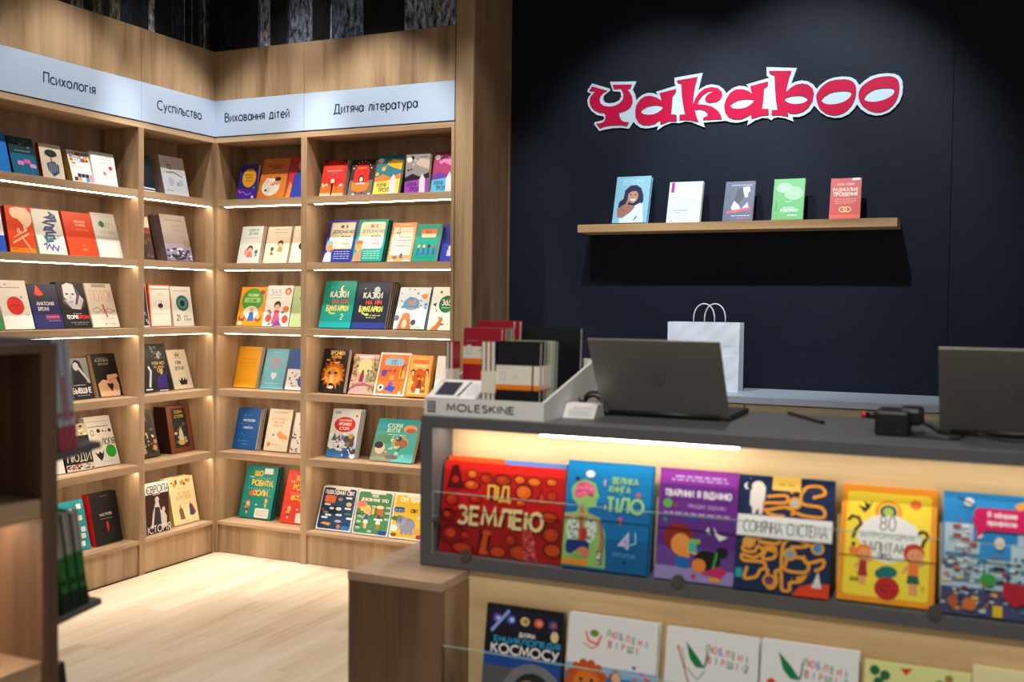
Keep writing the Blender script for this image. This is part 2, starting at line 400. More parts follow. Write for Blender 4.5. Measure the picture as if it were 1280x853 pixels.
class Art:
    """flat print built as coloured faces; a shape list in cover coordinates 0..1, layered 0.03 mm apart"""
    def __init__(s, w, h, step=0.00003): s.w = w; s.h = h; s.v = []; s.f = []; s.c = []; s.k = 0; s.step = step
    def face(s, pts, c, k=None):
        i = len(s.v)
        kk = s.k if k is None else k
        s.v += [(p[0], -kk*s.step, p[1]) for p in pts]; s.f.append(list(range(i, i+len(pts)))); s.c.append(srgb(c))
    def P(s, pts, c): s.k += 1; s.face([(x*s.w, y*s.h) for x, y in pts], c)
    def R(s, x0, y0, x1, y1, c): s.P([(x0, y0), (x1, y0), (x1, y1), (x0, y1)], c)
    def E(s, cx, cy, rx, ry, c, n=16): s.P([(cx+rx*cos(2*pi*i/n), cy+ry*sin(2*pi*i/n)) for i in range(n)], c)
    def RR(s, x0, y0, x1, y1, c, r=.06):
        ry = r*s.w/s.h; pts = []
        for (cx, cy, a) in ((x1-r, y1-ry, 0), (x0+r, y1-ry, 90), (x0+r, y0+ry, 180), (x1-r, y0+ry, 270)):
            pts += [(cx+r*cos(radians(a+t)), cy+ry*sin(radians(a+t))) for t in (0, 30, 60, 90)]
        s.P(pts, c)
    def S(s, pts, wd, c):
        s.k += 1
        for q in ribbon([(x*s.w, y*s.h) for x, y in pts], wd*s.w): s.face(q, c)
    def T(s, t, cx, y, hh, c, wt=.16, mw=.9, sx=.9, align='c', fit=False):
        s.k += 1
        for q in text_quads(t, cx*s.w, y*s.h, hh*s.h, wt, mw*s.w, sx, align, fit=fit): s.face(q, c)
    def L(s, x0, x1, y, c, t=.012):
        """a line of unreadable small print: short dashes"""
        s.k += 1; x = x0
        rr = random.Random(int(x0*991+y*7919))
        while x < x1-.02:
            e = min(x1, x+rr.uniform(.04, .13))
            s.face([(x*s.w, (y-t/2)*s.h), (e*s.w, (y-t/2)*s.h), (e*s.w, (y+t/2)*s.h), (x*s.w, (y+t/2)*s.h)], c); x = e+.025
    def scatter(s, n, x0, y0, x1, y1, cols, r0, r1, seed=1, kind='e'):
        rr = random.Random(seed); asp = s.w/s.h
        for i in range(n):
            x = rr.uniform(x0, x1); y = rr.uniform(y0, y1); r = rr.uniform(r0, r1); c = rr.choice(cols)
            if kind == 'e': s.E(x, y, r, r*asp*rr.uniform(.6, 1.1), c, 8)
            elif kind == 'r': s.R(x-r, y-r*asp*.5, x+r, y+r*asp*.5, c)
            else:
                a = rr.uniform(0, 3); s.P([(x+r*cos(a+2.1*j), y+asp*r*sin(a+2.1*j)) for j in range(3)], c)
    def kid(s, x, y, h, hair, skin, top, legs, pony=False):
        a = s.h/s.w
        s.S([(x-.03*h*a, y), (x-.04*h*a, y+.3*h)], .07*h*a, skin); s.S([(x+.05*h*a, y), (x+.04*h*a, y+.3*h)], .07*h*a, skin)
        s.P([(x-.12*h*a, y+.22*h), (x+.13*h*a, y+.22*h), (x+.09*h*a, y+.42*h), (x-.09*h*a, y+.42*h)], legs)
        s.P([(x-.1*h*a, y+.38*h), (x+.1*h*a, y+.38*h), (x+.09*h*a, y+.62*h), (x-.09*h*a, y+.62*h)], top)
        s.S([(x-.08*h*a, y+.58*h), (x-.2*h*a, y+.42*h)], .06*h*a, skin); s.S([(x+.08*h*a, y+.58*h), (x+.22*h*a, y+.66*h)], .06*h*a, skin)
        if pony: s.E(x-.26*h*a, y+.84*h, .1*h*a, .11*h, hair, 10)
        s.E(x, y+.82*h, .2*h*a, .2*h, hair); s.E(x+.03*h*a, y+.77*h, .16*h*a, .15*h, skin)
        s.E(x-.02*h*a, y+.78*h, .015*h*a, .015*h, '#222222', 6); s.E(x+.09*h*a, y+.78*h, .015*h*a, .015*h, '#222222', 6)
    def build(s, name, parent, mat='print'):
        me = bpy.data.meshes.new(name); me.from_pydata(s.v, [], s.f)
        at = me.color_attributes.new('ink', 'FLOAT_COLOR', 'CORNER')
        buf = []
        for f, c in zip(s.f, s.c): buf += list(c)*len(f)
        at.data.foreach_set('color', buf)
        me.update()
        bm = bmesh.new(); bm.from_mesh(me)
        for f in bm.faces:
            if f.normal.y > 0: f.normal_flip()
        bm.to_mesh(me); bm.free()
        return link(name, me, mat, parent)

# ================================================================== THE SETTING
def struct(o): o['kind'] = 'structure'; return o
floor = struct(MB().box(-0.4, 6.0, -6.5, 0.5, -0.06, -0.012).done('floor', 'gap'))
pm = {}
def plank_mesh(wd, ln):
    k = (round(wd, 3), round(ln, 3))
    if k not in pm:
        o = MB().box(0, wd-.0006, 0, ln-.0006, -.012, 0, bev=.0008).done('plank', 'floor'); pm[k] = o.data
        bpy.data.objects.remove(o)
    return pm[k]
x = 0.0; i = 0
while x < 5.4:
    y = 0.03-(i*0.53) % 1.38; ys = [0.03]
    while y > -4.6:
        if y < ys[-1]-.05: ys.append(y)
        y -= 1.38
    ys.append(-4.6)
    for a, b in zip(ys, ys[1:]):
        o = link('floor_plank', plank_mesh(.192, a-b), 'floor', floor); o.location = (x, b, 0)
    x += .192; i += 1
struct(MB().box(-0.45, -0.30, -6.5, 0.5, -.06, 4.3).done('wall_left', 'plaster'))
wb = struct(MB().box(-0.30, 6.0, 0.468, 0.6, -.06, 4.3).done('wall_back', 'plaster'))
for a, b in ((1.662, 3.9075), (3.909, 6.0)):
    MB().box(a, b, 0.4595, 0.468, 0, 4.28, bev=.001).done('wall_panel', 'navy', wb)
struct(MB().box(-0.45, 6.0, -6.5, 0.6, 4.3, 4.4).done('ceiling', 'ceiling'))

# wooden pier between the bookcases and the navy wall
pier = empty('wooden_pier', 'tall brown oak clad pier between bookcases and navy wall', 'pillar')
MB().box(1.560, 1.660, 0.0, 0.02, 0, 4.25).done('front_panel', 'oak_v', pier)
MB().box(1.640, 1.660, 0.02, 0.452, 0, 4.25).done('side_panel', 'oak_dark_v', pier)
MB().box(1.655, 1.664, 0.440, 0.459, 0, 4.25).done('edge_strip', 'oak_dark_v', pier)

# ================================================================== BOOKCASES
ZT = [2.047, 1.683, 1.3185, 0.9555, 0.592, 0.186]
def bookcase(label, x0, x1, rotz, text, tc, tw):
    r = empty('bookcase', label, 'bookcase', (0, 0, 0), rotz, 'oak bookcases with lit shelves and white header signs')
    t = 0.02
    for a in (x0, x1-t):
        MB().box(a+.0004, a+t-.0004, 0.0, 0.262, 0, 2.374).done('side_panel', 'oak_v', r)
    MB().box(x0, x1, 0.262, 0.272, 0, 2.40).done('back_panel', 'oak_v', r)
    MB().box(x0+.0004, x1-.0004, 0.0, 0.262, 2.374, 2.403).done('top_rail', 'oak_x', r)
    MB().box(x0+t, x1-t, 0.012, 0.030, 0.002, 0.167).done('kick_board', 'oak_v', r)
    for i, z in enumerate(ZT):
        th = .019 if i == 5 else .039
        s = MB().box(x0+t, x1-t, 0.0005, 0.262, z-th, z, bev=.0006).done('shelf', 'oak_x', r)
        if i < 5:
            MB().poly([(x0+t+.035, .018, z-th+.0004), (x0+t+.035, .018, z-th-.0006), (x0+t+.035, .032, z-th-.0034), (x0+t+.035, .032, z-th+.0004)], (x1-x0-2*t-.039, 0, 0)).done('light_strip', 'led', s)
    MB().box(x0+.001, x1-.001, -0.001, 0.018, 2.6155, 2.894).done('fascia_panel', 'oak_v', r)
    MB().box(x0, x1, 0.010, 0.262, 2.403, 2.880).done('header_carcass', 'gap', r)
    sg = MB().box(x0+.0012, x1-.0012, -0.004, 0.012, 2.409, 2.6135, bev=.0008).done('header_sign', 'sign', r)
    a = Art(1, 1)
    a.k = 8
    for q in text_quads(text, tc, 2.4895, .0475, .15, tw, align='c', fit=True, gap=.2): a.face(q, '#1b2a3c')
    o = a.build('lettering', sg); o.location = (0, -0.0042, 0)
    return r
bookcase('left wall oak bookcase under the white sign Психологія', -1.513, -0.579, pi/2, 'Психологія', -1.051, .312)
bookcase('narrow oak bookcase just left of the inside corner, signed Суспільство', -0.579, -0.0, pi/2, 'Суспільство', -0.2915, .345)
bookcase('narrow oak bookcase just right of the inside corner, signed Виховання дітей', 0.0, 0.620, 0, 'Виховання дітей', 0.2995, .445)
bookcase('wide oak bookcase under the white sign Дитяча література', 0.620, 1.556, 0, 'Дитяча література', 1.077, .518)

# forest mural bulkheads above the bookcases
def mural(label, x0, x1, rotz, fn):
    r = empty('forest_mural', label, 'mural', (0, 0, 0), rotz)
    MB().box(x0, x1, 0.004, 0.26, 2.8945, 4.28).done('board', 'black_plastic', r)
    a = Art(1, 1); fn(a)
    o = a.build('photo_print', r, 'mural'); o.location = (0, 0.0035, 0)
def mural_right(a):
    a.R(0, 2.896, 1.556, 4.27, '#5d6577')
    a.R(.0, 2.896, .11, 4.27, '#14161c'); a.R(.32, 2.896, .385, 4.27, '#8a93a8'); a.R(.675, 2.896, .80, 4.27, '#94a0b8')
    a.R(1.24, 2.896, 1.556, 4.27, '#8d93a6'); a.R(.82, 2.896, 1.0, 4.27, '#7283a0')
    for s in range(60):
        rr = random.Random(s); x = rr.choice((.05, .18, .34, .56, .6, .87, .93, 1.3, 1.4, 1.5))+rr.uniform(-.05, .05); z = rr.uniform(2.9, 4)
        a.S([(x, z), (x+rr.uniform(-.03, .03), z+.08), (x+rr.uniform(-.06, .06), z+.18)], .004, rr.choice(('#23262e', '#3a3f4c', '#1b1d24')))
    for s in range(70):
        rr = random.Random(100+s); x = rr.choice((1.5, 1.45, .33, .2)); z = rr.uniform(2.95, 4.1)
        a.E(x+rr.uniform(-.05, .05), z, .012, .012, rr.choice(('#a5783a', '#7d5f36', '#c08b45')), 6)
    for x0, x1, c in ((-.0, .045, '#08090c'), (.115, .315, '#0b0c10'), (.392, .515, '#07080b'), (.50, .53, '#2a2d35'), (.675, .80, '#0a0b0f'), (1.0, 1.265, '#08090d'), (.80, .825, '#4a5870'), (1.33, 1.345, '#575f73'), (1.42, 1.45, '#666e80')):
        a.P([(x0, 2.896), (x1-.012, 2.896), (x1+.01, 4.27), (x0-.01, 4.27)], c)
def mural_left(a):
    a.R(-1.513, 2.896, 0, 4.27, '#0a0c11')
    for x0, x1, c in ((-1.04, -.72, '#5a5648'), (-.52, -.475, '#8a8f96'), (-.345, -.255, '#1c2633'), (-.13, -.045, '#3a3a34'), (-.09, -.08, '#8a95a5'), (-.25, -.245, '#8a95a5'), (-.19, -.185, '#6a7585'), (-1.42, -1.3, '#4a483e')):
        a.R(x0, 2.896, x1, 4.27, c)
    for x0, x1, c in ((-.96, -.90, '#0b0d12'), (-.72, -.53, '#10202e'), (-.63, -.56, '#0a1018'), (-.83, -.79, '#14161a')):
        a.R(x0, 2.896, x1, 4.27, c)
mural('dark forest photo mural above the bookcases on the left wall', -1.513, 0, pi/2, mural_left)
mural('blue grey forest photo mural above the two right bookcases', 0.0, 1.556, 0, mural_right)

# ================================================================== SHOP SIGN ON THE NAVY WALL
def curve_plate(name, loops, depth, y, mat, parent, smooth=False):
    cu = bpy.data.curves.new(name, 'CURVE'); cu.dimensions = '2D'; cu.fill_mode = 'BOTH'; cu.extrude = depth/2
    for lp in loops:
        sp = cu.splines.new('POLY'); sp.points.add(len(lp)-1); sp.use_cyclic_u = True
        for p, q in zip(sp.points, lp): p.co = (q[0], q[1], 0, 1)
    tmp = bpy.data.objects.new('tmp', cu); COL.objects.link(tmp)
    dg = bpy.context.evaluated_depsgraph_get()
    me = bpy.data.meshes.new_from_object(tmp.evaluated_get(dg)); bpy.data.objects.remove(tmp)
    me.transform(Matrix.Rotation(pi/2, 4, 'X')); me.transform(Matrix.Translation((0, y, 0)))
    me.materials.clear()
    return link(name, me, mat, parent)
def rounded(lp, n=3):
    P = [Vector(p) for p in lp]; N = len(P); out = []
    for i in range(N):
        p0, p1, p2, p3 = P[i-1], P[i], P[(i+1) % N], P[(i+2) % N]
        for k in range(n):
            t = k/n
            q = 0.5*((2*p1)+(-p0+p2)*t+(2*p0-5*p1+4*p2-p3)*t*t+(-p0+3*p1-3*p2+p3)*t**3)
            out.append((q.x, q.y))
    return out
LOGO_RED={'Y':[[(2.1391,2.6229),(2.2233,2.5941),(2.2036,2.5852),(2.1892,2.5715),(2.1821,2.5524),(2.1861,2.5325),(2.2046,2.5165),(2.236,2.5095),(2.2671,2.5123),(2.2928,2.5227),(2.3105,2.541),(2.3138,2.5651),(2.3073,2.585),(2.2994,2.5992),(2.2617,2.5991),(2.2525,2.6222),(2.3591,2.6161),(2.3507,2.5954),(2.3318,2.5958),(2.3484,2.5771),(2.3616,2.552),(2.3646,2.5227),(2.3547,2.5015),(2.3344,2.4859),(2.3089,2.4778),(2.2909,2.4741),(2.2938,2.4544),(2.3044,2.4342),(2.3225,2.4244),(2.3456,2.422),(2.3357,2.4022),(2.3047,2.4099),(2.253,2.412),(2.2114,2.4081),(2.1864,2.3997),(2.165,2.4256),(2.1876,2.4257),(2.2084,2.4328),(2.216,2.4495),(2.2157,2.4692),(2.2078,2.4785),(2.1789,2.4838),(2.1524,2.4978),(2.1336,2.5188),(2.1254,2.5416),(2.1304,2.5659),(2.1459,2.5845),(2.1642,2.5945),(2.1246,2.6008)]],'a':[[(2.5078,2.5598),(2.5968,2.5757),(2.5946,2.5569),(2.5776,2.539),(2.5759,2.4938),(2.5717,2.4464),(2.5865,2.4478),(2.6014,2.4421),(2.6019,2.4111),(2.5624,2.4135),(2.5153,2.3996),(2.515,2.4212),(2.5075,2.4193),(2.4877,2.4061),(2.4577,2.3997),(2.4223,2.4038),(2.3967,2.4189),(2.3821,2.444),(2.3795,2.4781),(2.3852,2.5067),(2.4051,2.5344),(2.4301,2.5495),(2.4604,2.5507),(2.4906,2.5404),(2.5199,2.5216),(2.5156,2.541)],[(2.4111,2.4736),(2.4261,2.4871),(2.4561,2.4981),(2.4913,2.4996),(2.5188,2.4939),(2.5274,2.4851),(2.5167,2.4715),(2.4869,2.4566),(2.4518,2.4541),(2.4214,2.4608)]],'k':[[(2.5989,2.6176),(2.7085,2.628),(2.6948,2.5828),(2.6874,2.5314),(2.6852,2.489),(2.6982,2.5212),(2.7171,2.5481),(2.7457,2.5672),(2.7792,2.5718),(2.8128,2.5646),(2.8321,2.5445),(2.8349,2.5256),(2.8233,2.5053),(2.7997,2.4953),(2.771,2.4935),(2.7517,2.5009),(2.7467,2.513),(2.7536,2.529),(2.7702,2.5419),(2.7869,2.5454),(2.7844,2.5517),(2.7604,2.5497),(2.7367,2.5349),(2.7177,2.5127),(2.7094,2.4897),(2.7471,2.4857),(2.7857,2.4728),(2.8148,2.4497),(2.8295,2.4277),(2.8346,2.4077),(2.7388,2.4099),(2.741,2.4216),(2.7602,2.4274),(2.7614,2.4415),(2.7476,2.4565),(2.7234,2.4637),(2.6943,2.4647),(2.7021,2.4358),(2.7148,2.401),(2.6758,2.4114),(2.6415,2.4159),(2.616,2.4151),(2.6165,2.4437),(2.646,2.4432),(2.6381,2.4732),(2.6273,2.5356),(2.6241,2.5834),(2.6228,2.6001),(2.604,2.6062)]],'a2':[[(2.9736,2.5609),(3.0623,2.5782),(3.0604,2.5577),(3.0423,2.5452),(3.0408,2.5017),(3.035,2.4445),(3.0662,2.4438),(3.0677,2.4125),(3.031,2.4125),(2.9826,2.4003),(2.9799,2.4227),(2.9615,2.4123),(2.9337,2.4015),(2.8961,2.4025),(2.8676,2.4159),(2.8506,2.4404),(2.8453,2.4734),(2.8542,2.5055),(2.8749,2.5367),(2.9028,2.5509),(2.9356,2.5499),(2.9638,2.5395),(2.9836,2.5242)],[(2.877,2.4713),(2.8899,2.4844),(2.9179,2.4964),(2.9552,2.4984),(2.9832,2.4956),(2.9926,2.4866),(2.979,2.4714),(2.9513,2.4579),(2.9187,2.4536),(2.8904,2.4587)]],'b':[[(3.0644,2.6293),(3.1743,2.6204),(3.1628,2.5841),(3.1545,2.5483),(3.1506,2.519),(3.1705,2.538),(3.1971,2.5519),(3.2284,2.5554),(3.2552,2.5475),(3.2755,2.5279),(3.2827,2.5026),(3.2768,2.4669),(3.2574,2.4366),(3.2311,2.4179),(3.1999,2.4109),(3.1729,2.414),(3.1592,2.4226),(3.1633,2.3996),(3.1233,2.409),(3.0813,2.4107),(3.0818,2.4368),(3.11,2.435),(3.1014,2.4836),(3.0956,2.5481),(3.0922,2.6056),(3.0692,2.6143)],[(3.1422,2.4831),(3.1623,2.4953),(3.1937,2.499),(3.2296,2.4951),(3.2544,2.4775),(3.2391,2.4627),(3.208,2.4581),(3.172,2.4628)]],'o':[[(3.2941,2.4838),(3.3036,2.5123),(3.3272,2.5398),(3.3619,2.5574),(3.4009,2.561),(3.4399,2.5571),(3.466,2.5427),(3.4786,2.5151),(3.476,2.4753),(3.4639,2.4406),(3.4387,2.4111),(3.4044,2.3946),(3.3696,2.3941),(3.3343,2.409),(3.3073,2.4378)],[(3.32,2.4662),(3.3327,2.4855),(3.363,2.5013),(3.4064,2.5062),(3.4454,2.502),(3.4577,2.4877),(3.4461,2.4686),(3.4162,2.4506),(3.3729,2.4446),(3.3379,2.4501)]],'o2':[[(3.4896,2.4788),(3.4967,2.5093),(3.5217,2.534),(3.5594,2.5532),(3.6013,2.5595),(3.639,2.5566),(3.6643,2.5406),(3.6725,2.5094),(3.6681,2.4661),(3.6502,2.4279),(3.6215,2.4035),(3.5882,2.3934),(3.5543,2.3991),(3.5199,2.4191),(3.498,2.4472)],[(3.516,2.4614),(3.5312,2.4847),(3.5647,2.5021),(3.6067,2.5056),(3.6423,2.5007),(3.6514,2.4869),(3.641,2.468),(3.6079,2.4506),(3.566,2.4434),(3.532,2.4484)]]}
LOGO_WHITE=[(2.1372,2.6387),(2.2356,2.6048),(2.2374,2.5934),(2.2203,2.5824),(2.2023,2.569),(2.1999,2.5495),(2.209,2.5351),(2.2341,2.5275),(2.2653,2.5293),(2.291,2.5407),(2.301,2.5595),(2.2955,2.5842),(2.2551,2.5887),(2.2367,2.6399),(2.3818,2.6312),(2.3621,2.5891),(2.3752,2.5663),(2.3824,2.531),(2.3934,2.5433),(2.416,2.5586),(2.4436,2.5672),(2.4738,2.564),(2.4991,2.5526),(2.4878,2.5688),(2.5928,2.5926),(2.5867,2.6035),(2.5851,2.6338),(2.7312,2.6468),(2.7071,2.5544),(2.7253,2.5696),(2.7539,2.583),(2.7827,2.5855),(2.8163,2.5755),(2.838,2.5589),(2.855,2.5333),(2.8643,2.5429),(2.8876,2.5599),(2.9156,2.5671),(2.9438,2.564),(2.9696,2.5538),(2.953,2.5712),(3.0679,2.596),(3.054,2.6072),(3.0517,2.6496),(3.1984,2.633),(3.1716,2.557),(3.1916,2.5668),(3.2229,2.5712),(3.2497,2.5655),(3.2767,2.549),(3.2948,2.5242),(3.3133,2.544),(3.3437,2.5641),(3.3784,2.5735),(3.4174,2.5749),(3.452,2.5691),(3.476,2.5539),(3.4924,2.5273),(3.5166,2.5485),(3.546,2.5661),(3.5796,2.5736),(3.6174,2.5745),(3.6509,2.5688),(3.6719,2.5562),(3.6848,2.5355),(3.6888,2.5047),(3.6863,2.4699),(3.6746,2.4358),(3.6544,2.4109),(3.6298,2.3906),(3.5965,2.3795),(3.567,2.3792),(3.5328,2.3902),(3.5025,2.4121),(3.484,2.4378),(3.4724,2.4186),(3.4471,2.3935),(3.4128,2.38),(3.3824,2.3788),(3.3472,2.3887),(3.3161,2.4087),(3.2935,2.435),(3.2844,2.4455),(3.266,2.4187),(3.2396,2.4023),(3.2129,2.3949),(3.1815,2.3969),(3.1887,2.3736),(3.15,2.392),(3.1135,2.4002),(3.0931,2.3979),(3.0809,2.3871),(3.0633,2.3988),(3.0357,2.4014),(2.9989,2.3899),(2.9621,2.3689),(2.9686,2.3964),(2.9376,2.3881),(2.9095,2.3851),(2.8812,2.3887),(2.855,2.3987),(2.7403,2.3964),(2.748,2.3714),(2.7139,2.3862),(2.6796,2.4024),(2.6453,2.4079),(2.616,2.4016),(2.6156,2.4014),(2.576,2.4062),(2.5365,2.3943),(2.497,2.3702),(2.5041,2.3938),(2.4716,2.3861),(2.4363,2.3843),(2.4058,2.3909),(2.3801,2.4109),(2.3707,2.425),(2.3447,2.3887),(2.3034,2.396),(2.2516,2.3966),(2.2152,2.3923),(2.1813,2.3859),(2.1507,2.4247),(2.1569,2.4342),(2.1832,2.4375),(2.2015,2.4413),(2.2081,2.4507),(2.2064,2.4607),(2.1669,2.4706),(2.135,2.4948),(2.116,2.5257),(2.112,2.5507),(2.1181,2.57),(2.1337,2.5847),(2.1124,2.5951),(2.1123,2.605)]
sign = empty('shop_sign', 'crimson shop name lettering with white outline on the navy wall', 'shop sign')
curve_plate('backing_plate', [LOGO_WHITE], .010, .4542, 'logo_white', sign)
for k, loops in LOGO_RED.items():
    ll = [rounded(l) if (i == 1 or k in ('o', 'o2')) else l for i, l in enumerate(loops)]
    curve_plate('letter', ll, .005, .4467, 'logo_red', sign)

# ================================================================== BOOKS
BOOKCOUNT = {}
def book(frame, x, w, h, th, y0, z, t, base, art, label, group, spine=None, n=1, kind='paperback', pages=None, name='book', rise=True, side=None):
    """frame = (ox, oy, rotz). x,w,h in m; th lean in degrees; y0 distance behind the shelf front; n copies one behind another"""
    ox, oy, rz = frame; th = radians(th)
    hard = kind == 'hard'
    zz = z+(t*sin(th) if rise else 0)
    def place(r, k):
        yy = y0+k*(t/cos(th)+.0015)
        r.location = (ox+x*cos(rz)-yy*sin(rz), oy+x*sin(rz)+yy*cos(rz), zz)
        r.rotation_euler = (-th, 0, rz)
    root = empty(name, label, 'book', group=group); place(root, 0)
    c = .0022 if hard else .0007; ins = .0028 if hard else .0006
    cv = MB(); cv.box(0, w, 0, c, 0, h); cv.box(0, w, t-c, t, 0, h); cv.box(0, c*1.1, c, t-c, 0, h)
    me = cv.done('cover', 'print', root); m = me.data
    at = m.color_attributes.new('ink', 'FLOAT_COLOR', 'CORNER')
    sb, ss = srgb(base), srgb(spine or base); buf = []
    for p in m.polygons:
        col = ss if p.center.x < c*1.2 and abs(p.normal.x) > .5 else sb
        buf += list(col)*p.loop_total
    at.data.foreach_set('color', buf)
    pg = MB().box(c*1.1, w-ins, c, t-c, ins, h-ins).done('pages', 'paper', root)
    if pages: pg.data.materials[0] = plain('tinted_page_block', pages, .8, noise=.03)
    a = Art(w, h)
    if art: art(a)
    if a.f:
        pr = a.build('cover_print', root); pr.location = (0, -.00006, 0)
    kids = [ch for ch in (me, pg)]
    for k in range(1, n):
        r2 = root.copy(); COL.objects.link(r2); place(r2, k)
        r2['label'] = ['', 'second copy, just behind the ', 'third copy in the pile behind the ', 'fourth copy in the pile behind the ', 'fifth copy in the pile behind the '][k]+' '.join(label.split()[:9])
        for ch in kids:
            c2 = ch.copy(); COL.objects.link(c2); c2.parent = r2
    return root
FL = (0, 0, pi/2); FR = (0, 0, 0)
Wh = '#e9ebe8'; Bk = '#101114'
ordn = ['top', 'second', 'third', 'fourth', 'fifth', 'bottom']
def bk(unit, s, x, w, h, th, y0, base, art, label, **kw):
    fr = FL if unit[0] == 'L' else FR
    nm = {'L1': 'psychology', 'L2': 'society', 'R1': 'upbringing', 'R2': 'children literature'}[unit]
    kw.setdefault('t', .018)
    return book(fr, x, w, h, th, y0, ZT[s-1], kw.pop('t'), base, art, label, 'books on the %s shelf of the %s bookcase' % (ordn[s-1], nm), **kw)

# ---- psychology bookcase (left wall)
def a(A):
    A.R(0, 0, 1, 1, '#17698c')
    A.R(0, .55, 1, 1, '#163c46'); A.T('FAIRY', .5, .8, .07, '#8aa8a0'); A.L(.2, .8, .63, '#9ab0a4', .02); A.scatter(12, .1, .6, .9, .95, ['#3f8a84', '#c9b98a'], .01, .02, 2)
    for x, y, c in ((.35, .3, '#e88ad0'), (.62, .36, '#ef5fb0'), (.82, .25, '#e7a6dc')): A.E(x-.05, y, .08, .06, c); A.E(x+.05, y, .08, .06, c)
    A.S([(.45, 0), (.4, .25)], .03, '#2a8b9b'); A.S([(.7, 0), (.8, .22)], .03, '#2a8b9b')
bk('L1', 1, -1.304, .145, .188, 17, .08, '#12303a', a, 'dark teal book with pink hearts on the top psychology shelf', t=.034, spine='#0c1418')
bk('L1', 1, -1.478, .160, .200, 15, .08, '#1f7fd6', None, 'bright blue book cut by the left edge, top psychology shelf')
def a(A):
    A.R(0, 0, 1, 1, '#e6d6bf'); A.E(.5, .74, .28, .11, '#2e3434'); A.S([(.5, .7), (.48, .5)], .05, '#2e3434'); A.S([(.4, .8), (.2, .66)], .02, '#2e3434'); A.S([(.6, .8), (.82, .66)], .02, '#2e3434')
    A.P([(.5, .08), (.28, .25), (.25, .45), (.45, .5), (.6, .52), (.8, .42), (.78, .2)], '#35506b')
    for i in range(5): A.S([(.33+.09*i, .15+.02*i), (.38+.08*i, .46)], .015, '#cfd6dc')
    A.L(.45, .9, .93, '#444444')
bk('L1', 1, -1.135, .132, .177, 13, .08, '#e6d6bf', a, 'cream book with an anatomical heart and a red spine', spine='#a3161c', t=.02, kind='hard')
def a(A):
    A.R(0, 0, 1, 1, '#f0f0ee')
    cs = ['#23252b', '#e8762a', '#d83a2b', '#2a7fc0', '#f2b431', '#7fb7d8', '#ffffff']
    rr = random.Random(5)
    for i in range(5):
        for j in range(3): A.R(.06+i*.18, .66+j*.1, .23+i*.18, .755+j*.1, rr.choice(cs)); A.E(.14+i*.18, .71+j*.1, .06, .035, rr.choice(cs), 8)
    A.T('ВУДУ', .22, .585, .045, '#23252b', .22, .3); A.L(.06, .8, .5, '#e58a8a')
    for i in range(5):
        for j in range(2): A.R(.1+i*.18, .06+j*.12, .26+i*.18, .17+j*.12, rr.choice(['#2a9bd0', '#1f2a44', '#f4a45c', '#f0f0ee', '#e89ab0']))
bk('L1', 1, -.954, .136, .173, 17.5, .08, '#f0f0ee', a, 'white book with multicoloured blocks of pictures, top psychology shelf', spine='#c8a32c', n=2)
def a(A):
    A.R(0, 0, 1, 1, '#e4e6ea'); A.L(.35, .9, .87, '#c66a74'); A.L(.4, .85, .8, '#b98a92'); A.L(.38, .86, .7, '#c87f88'); A.E(.78, .56, .08, .06, '#b23c44'); A.E(.5, .38, .07, .055, '#ef8a8a'); A.E(.5, .38, .035, .03, '#e4545c')
bk('L1', 1, -.817, .159, .179, 11.8, .08, '#dfe1e6', a, 'plain white book with a small red flower, beside the divider', kind='hard', t=.024)
# second shelf
def a(A):
    A.R(0, 0, 1, 1, '#dc4a1c'); A.R(0, 0, 1, .1, '#f08a20')
    A.P([(.25, .75), (.15, .85), (.2, .95), (.45, .98), (.8, .97), (.97, .85), (.98, .7), (.88, .6), (.75, .55), (.7, .45), (.62, .48), (.62, .6), (.45, .72)], '#eccdb0')
    A.T('15', .42, .43, .09, '#f2dcc8', .2); A.S([(.2, .32), (.75, .5)], .03, '#e8c4a4'); A.S([(.15, .2), (.8, .42)], .06, '#e8b490'); A.S([(.5, .35), (.85, .05)], .045, '#efc9a8'); A.L(.1, .35, .07, '#5a1c10')
bk('L1', 2, -1.310, .149, .225, 11, .1, '#dc4a1c', a, 'orange book with a beige splayed hand, second psychology shelf', spine='#8e1d18', kind='hard', t=.026)
def a(A):
    A.R(0, 0, 1, .35, '#1d57c8'); A.R(0, .35, 1, 1, '#dfe6ea')
bk('L1', 2, -1.487, .158, .225, 14, .1, '#dfe6ea', a, 'blue and white book cut by the left edge, second psychology shelf')
def a(A):
    A.R(0, 0, 1, 1, '#dfe3da')
    pts = [(.62, .95), (.72, .9), (.6, .84), (.45, .82), (.68, .8), (.8, .86), (.82, .76), (.5, .74), (.36, .7), (.7, .66), (.62, .6), (.4, .6), (.34, .54), (.62, .55), (.7, .5), (.4, .47), (.36, .4), (.6, .42), (.66, .36), (.42, .33), (.3, .38), (.36, .28), (.55, .3)]
    A.S(pts, .075, '#2f5f78'); A.S([(x+.03, y-.01) for x, y in pts], .03, '#5a3f8e'); A.S([(.35, .3), (.5, .36), (.6, .28)], .06, '#2d8a6a')
    A.S([(.2, .2), (.32, .24), (.28, .1), (.4, .22), (.48, .1), (.55, .2), (.66, .08), (.74, .2)], .05, '#5c46b4'); A.L(.62, .9, .42, '#333333', .02); A.L(.65, .85, .38, '#555555', .014)
bk('L1', 2, -1.141, .169, .231, 17.3, .1, '#dfe3da', a, 'white book with tall blue and violet brush script running upward')
def a(A):
    A.R(0, 0, 1, 1, '#e2491f'); A.T('ВІДНОСИНИ', .56, .76, .045, '#f7d8c4', .2, .5); A.T('ТА ПОРЯД', .56, .68, .045, '#f7d8c4', .2, .45); A.L(.4, .8, .6, '#f3bda0'); A.L(.5, .62, .24, '#f7c4a8', .014); A.T('СЛОВО', .56, .13, .028, '#f9dcc8', .2)
